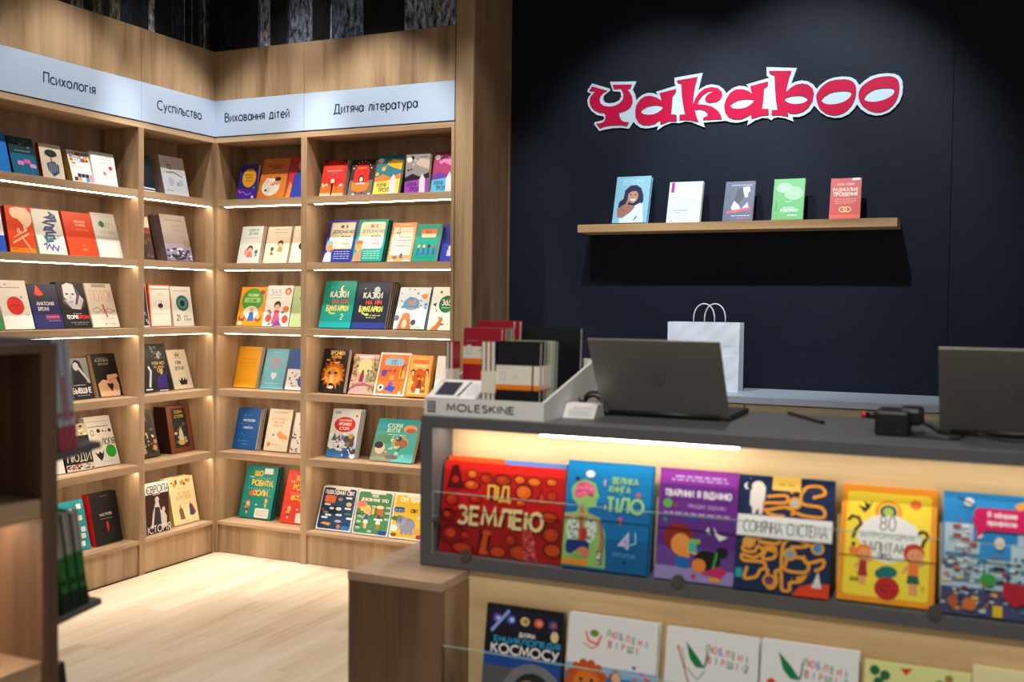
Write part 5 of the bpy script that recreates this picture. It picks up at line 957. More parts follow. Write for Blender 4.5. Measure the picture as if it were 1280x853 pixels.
GC = 'picture books in the glass fronted counter display'
def cb(x, w_, h, th, y0, base, art, label, **kw):
    kw.setdefault('t', .018); kw.setdefault('kind', 'hard')
    return book(FR, x, w_, h, th, y0, kw.pop('z', .8062), kw.pop('t'), base, art, label, GC if y0 > -2.41 else 'picture books on the low tray of the counter', **kw)
def a(A):
    A.R(0, 0, 1, 1, '#c8161a'); A.R(0, 0, 1, .45, '#a81016'); A.R(0, .9, 1, 1, '#e0241a')
    for x, y, rx, ry, c in ((.24, .87, .035, .04, '#e8701c'), (.24, .75, .06, .05, '#d8421c'), (.36, .83, .045, .05, '#b83018'), (.5, .83, .06, .05, '#a83a14'), (.64, .85, .04, .04, '#e8641c'), (.76, .84, .05, .04, '#e8701c'), (.9, .85, .04, .035, '#e0641c'), (.68, .72, .06, .07, '#f0641c'), (.91, .7, .035, .05, '#c83a18'), (.28, .6, .05, .04, '#b81a18'), (.66, .6, .04, .03, '#d8481c'), (.08, .58, .05, .06, '#c0281a'), (.1, .2, .09, .09, '#8a1016'), (.22, .2, .04, .04, '#b81a1a'), (.2, .06, .08, .05, '#c83018'), (.5, .06, .06, .05, '#c8401a'), (.6, .2, .04, .05, '#a83014'), (.68, .08, .08, .07, '#b8381a'), (.92, .3, .06, .07, '#b8381a'), (.9, .48, .06, .05, '#c83a18'), (.94, .14, .06, .06, '#c84a1c'), (.06, .4, .05, .06, '#7a0c12')):
        A.E(x, y, rx*1.28, ry*1.32, '#6a0a10'); A.E(x, y, rx, ry, c); A.E(x-.01, y+.01, rx*.5, ry*.5, '#f08028' if c > '#d' else '#d04018')
    A.P([(.03, .7), (.07, .95), (.12, .96), (.18, .7)], '#5a0810'); A.E(.1, .8, .03, .04, '#c8281c'); A.P([(.78, .62), (.82, .8), (.87, .62)], '#8a1814'); A.P([(.8, .62), (.83, .74), (.86, .62)], '#d8481c')
    A.P([(.32, .02), (.34, .28), (.44, .28), (.42, .02)], '#5a0810'); A.P([(.345, .04), (.375, .24), (.41, .24), (.4, .04)], '#d0501c'); A.E(.38, .04, .04, .03, '#d0501c'); A.E(.4, .25, .04, .03, '#d0501c')
    A.R(.38, .6, .58, .78, '#8a1010'); A.T('ПІД', .48, .61, .15, '#f0b84a', .2, .18, fit=True)
    A.P([(.68, .4), (.75, .4), (.83, .0), (.72, .0)], '#c23c40'); A.scatter(30, .71, .02, .79, .3, ['#8a1a24', '#d87070'], .006, .014, 5)
    A.T('ЗЕМЛЕЮ', .505, .325, .18, '#4a0a0c', .28, .7, fit=True); A.T('ЗЕМЛЕЮ', .5, .33, .18, '#f0d49a', .22, .7, fit=True)
cb(2.764, .347, .242, 8.1, -2.374, '#e0381c', a, 'wide red picture book in the left end of the counter display', t=.014)
cb(2.766, .165, .253, 8.1, -2.357, '#ef5a22', None, 'orange edged book behind the wide red picture book', t=.012, pages='#ef5a22')
cb(2.934, .174, .252, 8.1, -2.357, '#5a86d8', None, 'pale blue edged book behind the right of the wide red one', t=.012, pages='#6a90e0')
def a(A):
    A.R(0, 0, 1, 1, '#1183c4'); A.R(0, 0, 1, .62, '#0d6fb2'); A.R(0, 0, 1, .3, '#0a5f9c')
    A.P([(0, .02), (0, .5), (.14, .52), (.16, .58), (.08, .64), (.06, .74), (.12, .8), (.22, .83), (.34, .8), (.38, .72), (.4, .66), (.37, .65), (.37, .58), (.27, .56), (.28, .52), (.42, .48), (.5, .34), (.52, .02)], '#8ec46a')
    A.P([(.09, .68), (.12, .78), (.22, .81), (.33, .77), (.34, .7), (.24, .68), (.16, .64)], '#e8618c'); A.scatter(12, .12, .68, .32, .78, ['#f08aa8', '#c84a78'], .015, .03, 4)
    A.P([(.17, .3), (.18, .6), (.23, .6), (.24, .3)], '#b8806a'); A.E(.11, .36, .08, .12, '#dfe8e0'); A.E(.32, .36, .07, .12, '#dfe8e0'); A.scatter(24, .05, .26, .17, .46, ['#5a6a6a', '#a8b8b0'], .01, .02, 6); A.scatter(16, .27, .26, .38, .46, ['#5a6a6a', '#a8b8b0'], .01, .02, 7); A.E(.24, .32, .05, .06, '#b82a2a'); A.E(.2, .34, .02, .04, '#7a2a4a'); A.S([(.21, .5), (.2, .25)], .03, '#c8583a')
    A.RR(.04, .13, .32, .26, '#18307e', .05); A.E(.25, .15, .08, .05, '#d87a5a'); A.E(.18, .13, .06, .03, '#8ab05a'); A.R(0, .03, .32, .08, '#f08a2a'); A.S([(.42, .46), (.46, .3), (.44, .05)], .035, '#c86a4a'); A.S([(.44, .44), (.49, .28), (.47, .05)], .015, '#3a5a9a'); A.S([(0, .47), (.12, .49), (.3, .5), (.4, .45)], .025, '#d8a07a'); A.E(.28, .88, .055, .035, '#e8eef0'); A.E(.13, .83, .03, .02, '#3a2a2a'); A.kid(.46, .78, .06, '#c86a4a', '#f0c8a8', '#f0b0a0', '#f0b0a0')
    A.T('ВЕЛИКА', .7, .81, .055, '#9cd08a', .26, .42); A.T('КНИГА', .64, .73, .055, '#9cd08a', .26, .38); A.T('ПРО', .66, .7, .018, '#7ac0d8', .2, .1); A.T('ТІЛО', .71, .55, .125, '#a4d88a', .22, .42, fit=True); A.E(.86, .72, .03, .02, '#e85a6a'); A.P([(.64, .5), (.69, .5), (.67, .42)], '#e85a6a'); A.T('4', .74, .22, .13, '#c8c0e8', .26, .16, 1.1); A.S([(.8, .26), (.86, .28), (.85, .38)], .02, '#8ac0e0'); A.L(.6, .88, .17, '#5aa8d8', .01); A.L(.6, .88, .15, '#5aa8d8', .01); A.E(.74, .1, .015, .014, '#0a2a4a'); A.kid(.48, .56, .05, '#a83a2a', '#f0c8a8', '#e8e8e8', '#e8e8e8'); A.kid(.44, .06, .12, '#2a1a1a', '#e8b898', '#eef2f4', '#1a6a8a')
cb(3.122, .223, .268, 9.8, -2.389, '#1183c4', a, 'blue book titled ТІЛО with a see-through body drawing', t=.026, spine='#0d6fb2', pages='#1d8ad0')
def a(A):
    A.R(0, 0, 1, 1, '#5e2a86'); A.R(0, .86, 1, 1, '#8e34a0'); A.R(0, .6, 1, .86, '#702a90'); A.R(0, .12, 1, .3, '#6a4296'); A.R(0, 0, 1, .12, '#9c8cc8'); A.L(.2, .85, .93, '#c8a8e0', .018); A.L(.15, .9, .9, '#c8a8e0', .014); A.R(.05, .7, .95, .86, '#66288a'); A.T('ТВАРИНИ Я ВІДМІНЮ', .5, .75, .055, '#eee8f4', .26, .84, fit=True); A.T('ПРИЄДНУ ЗАДАЧКИ', .62, .655, .03, '#b8a0d4', .2, .56); A.L(.08, .95, .6, '#b8a0d4', .016); A.E(.12, .68, .06, .04, '#58b04a'); A.E(.22, .67, .05, .02, '#7a4a5a'); A.E(.44, .55, .06, .018, '#1c4aa8'); A.E(.1, .53, .03, .02, '#1c8a7a')
    A.E(.28, .38, .19, .13, '#8e2218'); A.E(.32, .32, .13, .1, '#f0984a'); A.P([(.3, .22), (.28, .28), (.44, .28), (.44, .2)], '#f0942a'); A.P([(.26, .12), (.28, .22), (.44, .21), (.42, .11)], '#1a6ab8'); A.S([(.4, .27), (.54, .25)], .035, '#f0b080'); A.R(.42, .26, .52, .36, '#4ab8a8'); A.R(.44, .34, .56, .38, '#7ac04a')
    A.E(.66, .2, .17, .09, '#141a1a'); A.E(.84, .28, .08, .05, '#141a1a'); A.E(.56, .15, .09, .06, '#f0843a'); A.S([(.74, .14), (.78, .28)], .025, '#3aa84a'); A.P([(.58, .08), (.8, .16), (.92, .12), (.84, .05)], '#c82a6a'); A.P([(.62, .46), (.66, .5), (.68, .43)], '#eef0f0'); A.P([(.72, .5), (.78, .44), (.9, .42), (.8, .38), (.74, .44)], '#eef0f0'); A.E(.5, .05, .03, .025, '#c83a3a'); A.E(.76, .04, .08, .02, '#e8a030')
cb(3.365, .193, .267, 9.7, -2.388, '#6a2a8e', a, 'purple picture book with two reading children', t=.024, spine='#2c9a4a')
def a(A):
    A.R(0, 0, 1, 1, '#10254e'); A.scatter(40, .02, .02, .98, .98, ['#8ab0d8', '#3a6aa8', '#e8e8f0'], .003, .007, 12)
    og = '#e89a2c'
    for pts in ([(.3, .82), (.5, .84), (.5, .78), (.28, .76), (.28, .7), (.5, .74), (.6, .7), (.56, .68)], [(.62, .7), (.7, .68), (.9, .68), (.88, .76), (.68, .78), (.66, .86), (.72, .93), (.86, .94), (.9, .88), (.78, .84)], [(.56, .97), (.56, .86)], [(.3, .68), (.4, .66), (.5, .66)],
                [(.14, .42), (.28, .46), (.45, .46), (.44, .42), (.24, .42)], [(.1, .4), (.08, .34), (.2, .33), (.24, .38), (.3, .34), (.2, .28), (.08, .3), (.1, .25), (.3, .25), (.34, .2)], [(.3, .38), (.42, .38), (.42, .3), (.3, .28), (.34, .36), (.45, .34)], [(.5, .2), (.5, .4), (.58, .47), (.72, .45), (.86, .4)], [(.58, .4), (.74, .42), (.7, .47), (.62, .47)], [(.54, .24), (.56, .3), (.7, .32), (.78, .26), (.74, .2), (.56, .2), (.52, .24)], [(.72, .34), (.76, .28), (.92, .32), (.92, .26), (.84, .22)],
                [(.14, .2), (.12, .1), (.24, .12), (.28, .18), (.34, .2)], [(.36, .2), (.36, .06), (.42, .04), (.46, .1), (.44, .18), (.5, .18), (.52, .04), (.6, .04), (.6, .1), (.7, .12), (.76, .18)], [(.66, .14), (.74, .16)]):
        A.S(smooth2(pts), .034, og)
    for x, y, c in ((.6, .78, '#b8b8b0'), (.14, .41, '#e0a050'), (.86, .41, '#3a8ac0'), (.58, .34, '#8a9aa0'), (.38, .1, '#5a3a5a')): A.E(x, y, .07, .055, og); A.E(x, y, .048, .038, c)
    A.R(.35, .88, .65, 1, '#f0c45a'); A.L(.42, .6, .93, '#a8843a'); A.P([(.12, .74), (.12, .86), (.18, .92), (.28, .9), (.28, .8), (.24, .72), (.18, .68)], '#e4e0dc'); A.E(.2, .9, .07, .05, '#e8dcd4'); A.R(.15, .66, .19, .76, '#e8dcd4'); A.R(.22, .66, .26, .76, '#e8dcd4'); A.E(.08, .9, .03, .03, '#f4f0f0'); A.E(.1, .905, .025, .028, '#10254e')
    A.R(0, .46, 1, .65, '#e6e8ea'); A.T('СОНЯЧНА СИСТЕМА', .51, .5, .1, '#1c2028', .15, .88, fit=True)
    A.P([(.62, 0), (.7, .08), (.85, .12), (1, .12), (1, 0)], '#d8401c'); A.P([(.82, .08), (.88, .22), (.92, .08)], '#dcd8d4'); A.R(.02, .1, .09, .18, '#1aa0a8')
def smooth2(p): return [(v.x, v.y) for v in smooth_path([(a_, b_, 0) for a_, b_ in p], 4)]
cb(3.559, .218, .268, 15.3, -2.398, '#10254e', a, 'navy picture book of orange mazes titled СОНЯЧНА СИСТЕМА', t=.016)
def a(A):
    A.R(0, 0, 1, 1, '#f0971a'); A.RR(.06, .05, .94, .94, '#f4d83a', .04)
    A.E(.5, .78, .14, .1, '#f0862a'); A.E(.5, .78, .105, .075, '#f4d83a'); A.E(.5, .78, .09, .062, '#2a4a6a'); A.E(.5, .78, .055, .038, '#a8c04a')
    A.P([(.18, .55), (.24, .68), (.36, .74), (.6, .75), (.78, .68), (.86, .58), (.82, .48), (.7, .38), (.5, .34), (.32, .38)], '#e6e6e6')
    A.T('80', .5, .62, .12, '#26282c', .1, .2, .8); A.T('ХИТРОМУДРИХ', .5, .55, .045, '#26282c', .11, .56, fit=True); A.T('ЗАПИТАНЬ', .5, .435, .075, '#26282c', .15, .52, fit=True); A.T('ПРО', .48, .375, .045, '#26282c', .2, .14)
    for cx, cy, s in ((.14, .6, 1), (.86, .55, .7)):
        A.S([(cx-.06*s, cy+.08*s), (cx-.02*s, cy+.12*s), (cx+.05*s, cy+.11*s), (cx+.08*s, cy+.06*s), (cx+.02*s, cy-.0*s), (cx, cy-.07*s)], .032, '#1a1a1c'); A.E(cx+.01, cy-.12*s, .022*s, .018*s, '#1a1a1c')
    A.kid(.26, .14, .34, '#e87a2a', '#e89a6a', '#a82030', '#a82030', True); A.kid(.78, .1, .42, '#b8301c', '#e0946a', '#e8742a', '#0e5a4a'); A.E(.52, .27, .1, .05, '#116a68'); A.E(.44, .25, .05, .04, '#116a68'); A.E(.52, .13, .13, .095, '#b81c1c'); A.L(.44, .6, .15, '#7a1010'); A.L(.44, .6, .11, '#7a1010'); A.P([(.18, .82), (.26, .8), (.24, .86), (.3, .83), (.34, .88), (.3, .8), (.25, .76)], '#1a1a1c'); A.E(.78, .86, .06, .04, '#f0702a'); A.T('ВАВ', .18, .17, .03, '#3a3020', .2, .12); A.T('?', .88, .12, .05, '#8a7a20', .14, .1)
cb(3.791, .206, .263, 17.9, -2.382, '#f09a1c', a, 'yellow picture book with two drawn children and question marks', t=.016, spine='#6a2a6a')
def a(A):
    A.R(0, 0, 1, 1, '#2a8fd6'); A.R(0, 0, 1, .2, '#4a4a78'); A.R(0, .2, 1, .36, '#3f5f8c')
    for x0, x1, y1 in ((.02, .3, .74), (.05, .36, .6), (.0, .4, .44), (.66, 1, .6), (.72, .95, .68), (.42, .62, .46)):
        A.R(x0, .22, x1, y1, '#b8cfe0')
        for j in range(3): A.R(x0+.03, .26+j*.1, x1-.03, .3+j*.1, '#5a7f9c')
    A.scatter(150, .01, .04, .99, .46, ['#c8d8e4', '#8a2a3a', '#2a3a5a', '#d87a4a', '#3a7a9a', '#e8e8ec', '#5a3a5a', '#f0c04a', '#2a2a3a'], .012, .035, 31, 'r'); A.scatter(30, .02, .4, .4, .8, ['#e8eef2', '#7aa8c8', '#a84a4a'], .015, .04, 22, 'r'); A.E(.45, .3, .08, .05, '#3f9a3e'); A.E(.96, .34, .08, .07, '#1c2464'); A.P([(.58, .18), (.6, .3), (.8, .28), (.85, .16), (.7, .1)], '#b81c34'); A.E(.28, .09, .07, .05, '#d8703a'); A.E(.12, .1, .05, .05, '#b85a3a')
    A.RR(.3, .7, .84, .88, '#d41460', .06); A.P([(.34, .72), (.32, .62), (.44, .72)], '#d41460'); A.T('Я обираю', .57, .81, .04, '#f6eef2', .26, .42); A.T('професію', .57, .745, .04, '#f6eef2', .26, .44); A.E(.25, .92, .05, .035, '#e8e0d8'); A.P([(.68, .92), (.8, .96), (.8, .9), (.72, .87)], '#f0a04a'); A.E(.55, .6, .05, .05, '#e0d0c0'); A.R(.5, .01, .59, .1, '#f0c020'); A.S([(.14, .95), (.3, .9)], .02, '#1c4a8a')
cb(4.010, .208, .263, 12, -2.386, '#2a8fd6', a, 'blue crowded city picture book titled Я обираю професію', t=.02)
# lower tray
def a(A):
    A.R(0, 0, 1, 1, '#0d0e1c'); A.R(0, 0, 1, .58, '#1c4aa0'); A.R(.0, .0, .5, .46, '#5a5a60'); A.E(.66, .22, .4, .3, '#7a7c84'); A.E(.66, .22, .28, .22, '#26282e'); A.E(.6, .22, .16, .15, '#a88a68'); A.E(.74, .24, .12, .12, '#c8c8cc')
    for i, (c, k) in enumerate((('#6a4ac8', '#a8c8f0'), ('#3a5ac8', '#c8d8f0'), ('#e0c080', '#a08040'), ('#d85a3a', '#f0a080'), ('#3a4a8a', '#c84a2a'))): A.R(.06+.18*i, .8, .23+.18*i, .97, '#12142e'); A.E(.15+.18*i, .88, .06, .04, c); A.E(.16+.18*i, .88, .03, .02, k)
    A.S([(.08, .76), (.3, .96)], .04, '#8aa8f0'); A.T('ДИТЯЧА', .55, .74, .035, '#f0f0f4', .24, .34); A.T('ЕНЦИКЛОПЕДІЯ', .55, .675, .045, '#2aa8e0', .24, .84, fit=True); A.T('КОСМОСУ', .53, .575, .08, '#f4f4f6', .2, .86, fit=True); A.E(.9, .78, .05, .05, '#e8c8a0')
cb(2.931, .213, .280, 9, -2.462, '#0d0e1c', a, 'dark book titled КОСМОСУ on the low counter tray', t=.016, z=.4205)
def verse(n, fn):
    def a(A):
        A.R(0, 0, 1, 1, '#eaecee'); cols = ['#2a9a4a', '#e0442a', '#2a6ac8', '#e0442a', '#3a9a4a', '#e84a3a', '#2a6ac8']
        for i, ch in enumerate('ЛЮБЛЕНІ'): A.T(ch, .46+.07*i, .84-.008*i, .05, cols[i], .19, .08)
        for i, ch in enumerate('ВІРШІ'): A.T(ch, .48+.075*i, .75-.006*i, .052, ['#c8302a', '#2a8ac0', '#e07a2a', '#3a8a3a', '#d84a5a'][i], .19, .085)
        if n: A.T('-'+n, .86, .72, .05, '#3a8a5a', .24, .12)
        fn(A)
    return a
def v1(A):
    A.S([(.2, .86), (.24, .78), (.34, .76), (.38, .84)], .022, '#e8602a'); A.S([(.18, .76), (.28, .72), (.36, .76)], .014, '#e8802a'); A.E(.3, .85, .05, .03, '#7a8a2a'); A.R(0, 0, 1, .5, '#1c6fc0'); A.R(0, .5, 1, .58, '#8ab8e0'); A.E(.24, .42, .2, .17, '#d8601c')
    for i in range(14): A.E(.24+.2*cos(i*.45), .42+.17*sin(i*.45), .05, .04, '#c8541a', 8)
    A.E(.24, .4, .15, .13, '#e87a2a'); A.E(.18, .45, .022, .018, '#2a2a2a'); A.E(.3, .45, .022, .018, '#2a2a2a'); A.E(.24, .38, .04, .025, '#7a2a1a'); A.R(.2, .31, .28, .34, '#f4f0e8'); A.R(.1, 0, .4, .28, '#d8601c'); A.kid(.56, .3, .26, '#a8301c', '#f0b890', '#e85a7a', '#e85a7a'); A.scatter(22, .68, .4, .95, .62, ['#c87ab0', '#5a4ab8', '#e84a5a', '#3a8a4a'], .015, .03, 5)
def v2(A):
    A.P([(.22, .9), (.36, .78), (.44, .7), (.34, .7), (.27, .76)], '#0e7a44'); A.S([(.34, .72), (.44, .72), (.46, .84)], .018, '#3a7a5a'); A.S([(.18, .84), (.22, .7), (.36, .6), (.44, .68)], .01, '#8a8a7a'); A.S([(.14, .84), (.3, .5)], .014, '#a0522a'); A.E(.14, .84, .02, .02, '#e0a030'); A.E(.34, .3, .22, .22, '#1c7a34'); A.scatter(12, .18, .26, .5, .46, ['#e8d03a', '#c8c84a'], .015, .03, 6); A.E(.4, .22, .12, .1, '#5a2a1a'); A.S([(.56, .42), (.7, .38), (.9, .44)], .008, '#b0b0b0')
def v3(A):
    A.P([(.18, .92), (.32, .82), (.42, .72), (.32, .72), (.24, .78)], '#0e7a44'); A.S([(.32, .74), (.42, .74), (.44, .86)], .018, '#3a7a5a'); A.E(.12, .66, .05, .045, '#d8402a'); A.S([(.1, .62), (.06, .54)], .01, '#7a4a3a'); A.E(.36, .5, .08, .08, '#e8a02a'); A.E(.2, .42, .1, .1, '#3a6ac0'); A.scatter(20, .1, .1, .9, .4, ['#e8a02a', '#3a8a4a', '#d8402a', '#2a6ac0'], .03, .07, 6)
cb(3.158, .230, .285, 9, -2.462, '#eceef0', verse('', v1), 'white verse book with an orange lion on blue', t=.024, z=.4205)
cb(3.408, .220, .285, 9, -2.462, '#eceef0', verse('2', v2), 'white verse book numbered 2 with a green ball', t=.018, z=.4205)
cb(3.633, .215, .285, 9, -2.462, '#eceef0', verse('3', v3), 'white verse book numbered 3 with a red balloon', t=.024, z=.4205)
def a(A):
    A.R(0, 0, 1, 1, '#dfe39a'); 
    for x, y in ((.1, .93), (.2, .9), (.14, .84), (.72, .88), (.88, .84)): A.E(x, y, .05, .04, '#1c6a3a')
    A.P([(.34, .97), (.4, .92), (.46, .98)], '#d8301c'); A.E(.4, .82, .04, .04, '#e0602a'); A.E(.8, .94, .04, .03, '#a87a4a'); A.E(.6, .86, .03, .03, '#c84a3a'); A.T('КАЗКИ', .5, .6, .12, '#2a7a4a', .2, .7)
cb(3.860, .216, .272, 9, -2.462, '#e2e6a4', a, 'pale yellow green book with leaves, low counter tray', t=.018, z=.4205)
cb(4.079, .210, .288, 9, -2.462, '#e8dfae', lambda A: (A.R(0, 0, 1, 1, '#e8dfae'), A.T('ВІРШІ', .4, .82, .07, '#1a7a5a', .24, .5)), 'cream book with green lettering at the right of the low tray', t=.02, z=.4205, n=2)

# wooden end cabinet at the left of the counter
bx = empty('end_cabinet', 'brown oak end cabinet standing left of the glass display', 'cabinet')
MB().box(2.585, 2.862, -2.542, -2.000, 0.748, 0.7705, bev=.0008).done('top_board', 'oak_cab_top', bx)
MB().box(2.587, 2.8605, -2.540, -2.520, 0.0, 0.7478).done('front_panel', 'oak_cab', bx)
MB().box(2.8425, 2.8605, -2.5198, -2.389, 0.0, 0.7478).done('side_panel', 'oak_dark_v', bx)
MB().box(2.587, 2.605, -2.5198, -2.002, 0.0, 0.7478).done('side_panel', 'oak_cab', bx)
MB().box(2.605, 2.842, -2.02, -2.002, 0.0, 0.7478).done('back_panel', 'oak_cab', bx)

# back counter along the navy wall
bc = empty('back_counter', 'long grey topped back counter against the navy wall', 'counter')
MB().box(1.668, 5.2, -0.05, 0.457, 1.0262, 1.0575, bev=.0012).done('worktop', 'concrete2', bc)
MB().box(1.668, 5.2, 0.02, 0.455, 0.03, 1.0260).done('carcass', 'cream', bc)
for i in range(5):
    d = MB().box(1.672+.7*i, 2.366+.7*i, 0.0, 0.0195, 0.72, 1.0165, bev=.001).done('drawer', 'cream', bc)
    MB().box(1.672+.7*i, 2.366+.7*i, 0.0, 0.0195, 0.05, 0.712, bev=.001).done('door', 'cream', bc)

# ================================================================== THINGS ON THE COUNTERS
CT = 1.1712
# laptops
def laptop(x, y, dx, top, label, rot=0):
    r = empty('laptop', label, 'laptop', (x, y, CT), rot, 'grey laptops open on the counter')
    MB().box(0, .35, 0.004, .242, .002, .016, bev=.002).done('base', 'laptop_dark', r)
    MB().box(.03, .32, 0.03, .14, .0161, .0172).done('keyboard', 'black_plastic', r)
    MB().box(.12, .23, 0.155, .225, .0161, .0168).done('touchpad', 'laptop', r)
    MB().box(.02, .33, .005, .02, 0.0, .002).done('rubber_feet', 'black_plastic', r)
    ang = math.atan2(dx, top)
    ld = MB().box(0, .35, 0, .0055, 0, math.hypot(dx, top), bev=.0016).done('lid', 'laptop', r)
    ld.location = (0, .006, .008); ld.rotation_euler = (ang, 0, 0)
    H = math.hypot(dx, top)
    MB().box(.006, .344, .0056, .0066, .012, H-.006).done('screen', 'black_plastic', ld)
    MB().cyl((.175, -.001, .004), .006, .3, 'X', 12).done('hinge', 'laptop_dark', ld, True)
    q = Art(1, 1, .0002)
    q.S([(.175+.0185*cos(radians(t)), H*.49+.0185*sin(radians(t))) for t in range(0, 361, 15)], .0016, '#a3a09a')
    for pts in ([(.166, H*.49-.008), (.171, H*.49+.012)], [(.1685, H*.49+.002), (.175, H*.49+.004), (.173, H*.49-.008)], [(.177, H*.49-.015), (.182, H*.49+.004), (.188, H*.49+.004), (.186, H*.49-.007), (.179, H*.49-.007)]): q.S(pts, .0024, '#a3a09a')
    lg = q.build('lid_emblem', ld, 'laptop_logo'); lg.location = (0, -.0002, 0)
    return r
laptop(3.136, -2.142, .125, .202, 'grey laptop open in front of the white paper bag')
laptop(3.990, -2.158, .150, .203, 'grey laptop open at the right end of the counter')

# notebook display
md = empty('notebook_display', 'white cardboard counter display stand holding red and black notebooks', 'display stand')
X0, X1, YF, YB = 2.714, 3.063, -2.372, -1.985
MB().box(X0, X1, YF, YF+.004, CT, 1.2195).done('front_lip', 'white_card', md)
MB().box(X0, X1, YF+.004, YB, CT, CT+.004).done('tray_floor', 'white_card', md)
MB().box(X0, X1, YB-.004, YB, CT+.004, 1.315).done('back_panel', 'white_card', md)
for xx in (X0, X1-.006):
    MB().poly([(xx, YF+.004, CT+.004), (xx, YF+.004, 1.2195), (xx, YB-.004, 1.315), (xx, YB-.004, CT+.004)], (.006, 0, 0)).done('side_panel', 'white_card', md)
pl = MB().poly([(X0+.006, YF+.004, CT+.004), (X0+.006, YF+.004, 1.2185), (X0+.006, YF+.085, 1.262), (X0+.006, YF+.085, CT+.004)], (.145, 0, 0)).done('sloped_plinth', 'white_card', md)
q = Art(.145, .0915, .0002)
q.P([(.12, .14), (.52, .14), (.52, .86), (.12, .86)], '#2a2236'); q.P([(.58, .1), (.64, .1), (.7, .9), (.66, .9)], '#6a3a58')
for j in range(7): q.L(.74, .97, .2+.09*j, '#b8a8c0', .02)
o = q.build('printed_card', pl); o.location = (X0+.006, YF+.004, 1.2188); o.rotation_euler = (-math.atan2(.081, .0435)+0, 0, 0)
q = Art(X1-X0, .048, .0001)
q.T('MOLESKINE', .48, .3, .36, '#26262a', .24, .56, 1.1, fit=True)
for i in range(3):
    for j in range(4): q.R(.03+.026*i, .16+.17*j, .05+.026*i, .28+.17*j, '#2a2a2e')
o = q.build('brand_lettering', md); o.location = (X0, YF-.0001, CT)
GN = 'notebooks in the white counter display'
def notebook(x, y, w_, h, t, col, label, edge=False, z=None, band=(.375, .68), th=3, sx=0):
    z = CT+.0045 if z is None else z
    r = empty('notebook', label, 'notebook', (x, y, z+(t*sin(radians(th)) if not edge else 0)), 0, GN)
    if edge:   # spine away from the viewer, fore edge to the front
        r.rotation_euler = (0, 0, 0)
        cv = MB(); cv.box(0, .0016, 0, w_, 0, h, bev=.0004); cv.box(t-.0016, t, 0, w_, 0, h, bev=.0004); cv.box(.0016, t-.0016, w_-.003, w_, 0, h)
        cv.done('cover', col, r); MB().box(.0016, t-.0016, .002, w_-.003, .002, h-.002).done('pages', 'paper', r)
        if band: MB().box(-.0004, t+.0004, -.0004, w_*.98, h*.30, h*.60).done('paper_band', 'paper', r)
        return r
    r.rotation_euler = (-radians(th), 0, 0)
    cv = MB(); cv.box(0, w_, 0, .0018, 0, h, bev=.0005); cv.box(0, w_, t-.0018, t, 0, h, bev=.0005); cv.box(0, .002, .0018, t-.0018, 0, h)
    cv.done('cover', col, r); MB().box(.002, w_-.002, .0018, t-.0018, .002, h-.002).done('pages', 'paper', r)
    if band:
        b = MB().box(-.0003, w_+.0003, -.0004, t+.0004, h*band[0], h*band[1]).done('paper_band', 'paper', r)
        MB().box(-.0005, w_+.0005, -.0007, -.0003, h*(band[0]-.02), h*(band[0]+.05)).done('orange_stripe', 'orange_card', b)
        q = Art(w_, h, .0001); bl = band[0]; q.R(.1, bl+.10, .22, bl+.22, '#b8bcd0'); q.R(.115, bl+.11, .205, bl+.21, '#e6e2d8'); q.L(.08, .4, bl+.27, '#a8a49a', .006); q.L(.4, .5, bl+.15, '#c8c4ba', .03)
        o = q.build('band_print', b); o.location = (0, -.0006, 0)
        MB().box(w_*.83, w_*.83+.0045, -.0012, -.0006, 0, h).done('elastic_strap', 'black_plastic' if col == 'nb_black' else col, r)
    return r
M['nb_red'] = plain('crimson_notebook_cover', '#a3122a', .45, noise=.03); M['nb_black'] = plain('black_notebook_cover', '#101217', .35, noise=.05)
M['nb_teal'] = plain('teal_notebook_cover', '#5a9aa0', .5); M['nb_yellow'] = plain('yellow_notebook_cover', '#c8b85a', .5); M['nb_grey'] = plain('grey_green_notebook_cover', '#7a8478', .5)
M['orange_card'] = plain('orange_card', '#ef8212', .5, noise=.02)
nb = notebook
nb(2.912, -2.345, .124, .196, .016, 'nb_black', 'black notebook with paper band, front right of the white display')
for i, (c, l) in enumerate((('nb_black', 'black notebook directly behind the front black one'), ('nb_grey', 'grey green notebook third in the right pile'), ('nb_yellow', 'yellow notebook fourth in the right pile'), ('nb_teal', 'teal notebook fifth in the right pile'), ('nb_black', 'black notebook last in the right pile'))):
    nb(2.914, -2.323+.021*i, .124, .197, .016, c, l, band=(.375, .68) if i < 3 else False)
for i, (c, l) in enumerate((('nb_black', 'black notebook on edge, left of the three front strips'), ('nb_red', 'dark red notebook on edge, middle of the three front strips'), ('nb_black', 'black notebook on edge touching the front black notebook'))):
    nb(2.8715+.0136*i, -2.345, .09, .196, .0128, c, l, edge=True)
nb(2.738, -2.20, .118, .226, .014, 'nb_red', 'red notebook with paper band behind the sloped plinth', band=(.57, .77))
for i, (c, l) in enumerate((('nb_red', 'red notebook directly behind the banded red one'), ('nb_black', 'black notebook second behind the banded red one'), ('nb_grey', 'grey notebook third behind the banded red one'), ('nb_red', 'red notebook fourth behind the banded red one'))):
    nb(2.742, -2.182+.017*i, .118, .226, .014, c, l, band=False)
for i, (c, l) in enumerate((('nb_black', 'black notebook on edge at the far left of the display'), ('nb_red', 'red notebook on edge, second from the left of the display'))):
    nb(2.7265+.0112*i, -2.272, .045, .190, .0096, c, l, edge=True)
nb(2.722, -2.085, .118, .245, .018, 'nb_red', 'tall red notebook at the back left of the display', band=False)
nb(2.730, -2.060, .118, .245, .018, 'nb_red', 'second tall red notebook at the very back left', band=False)
nb(2.862, -2.075, .182, .228, .018, 'nb_black', 'large black notebook at the back right of the display', band=False)

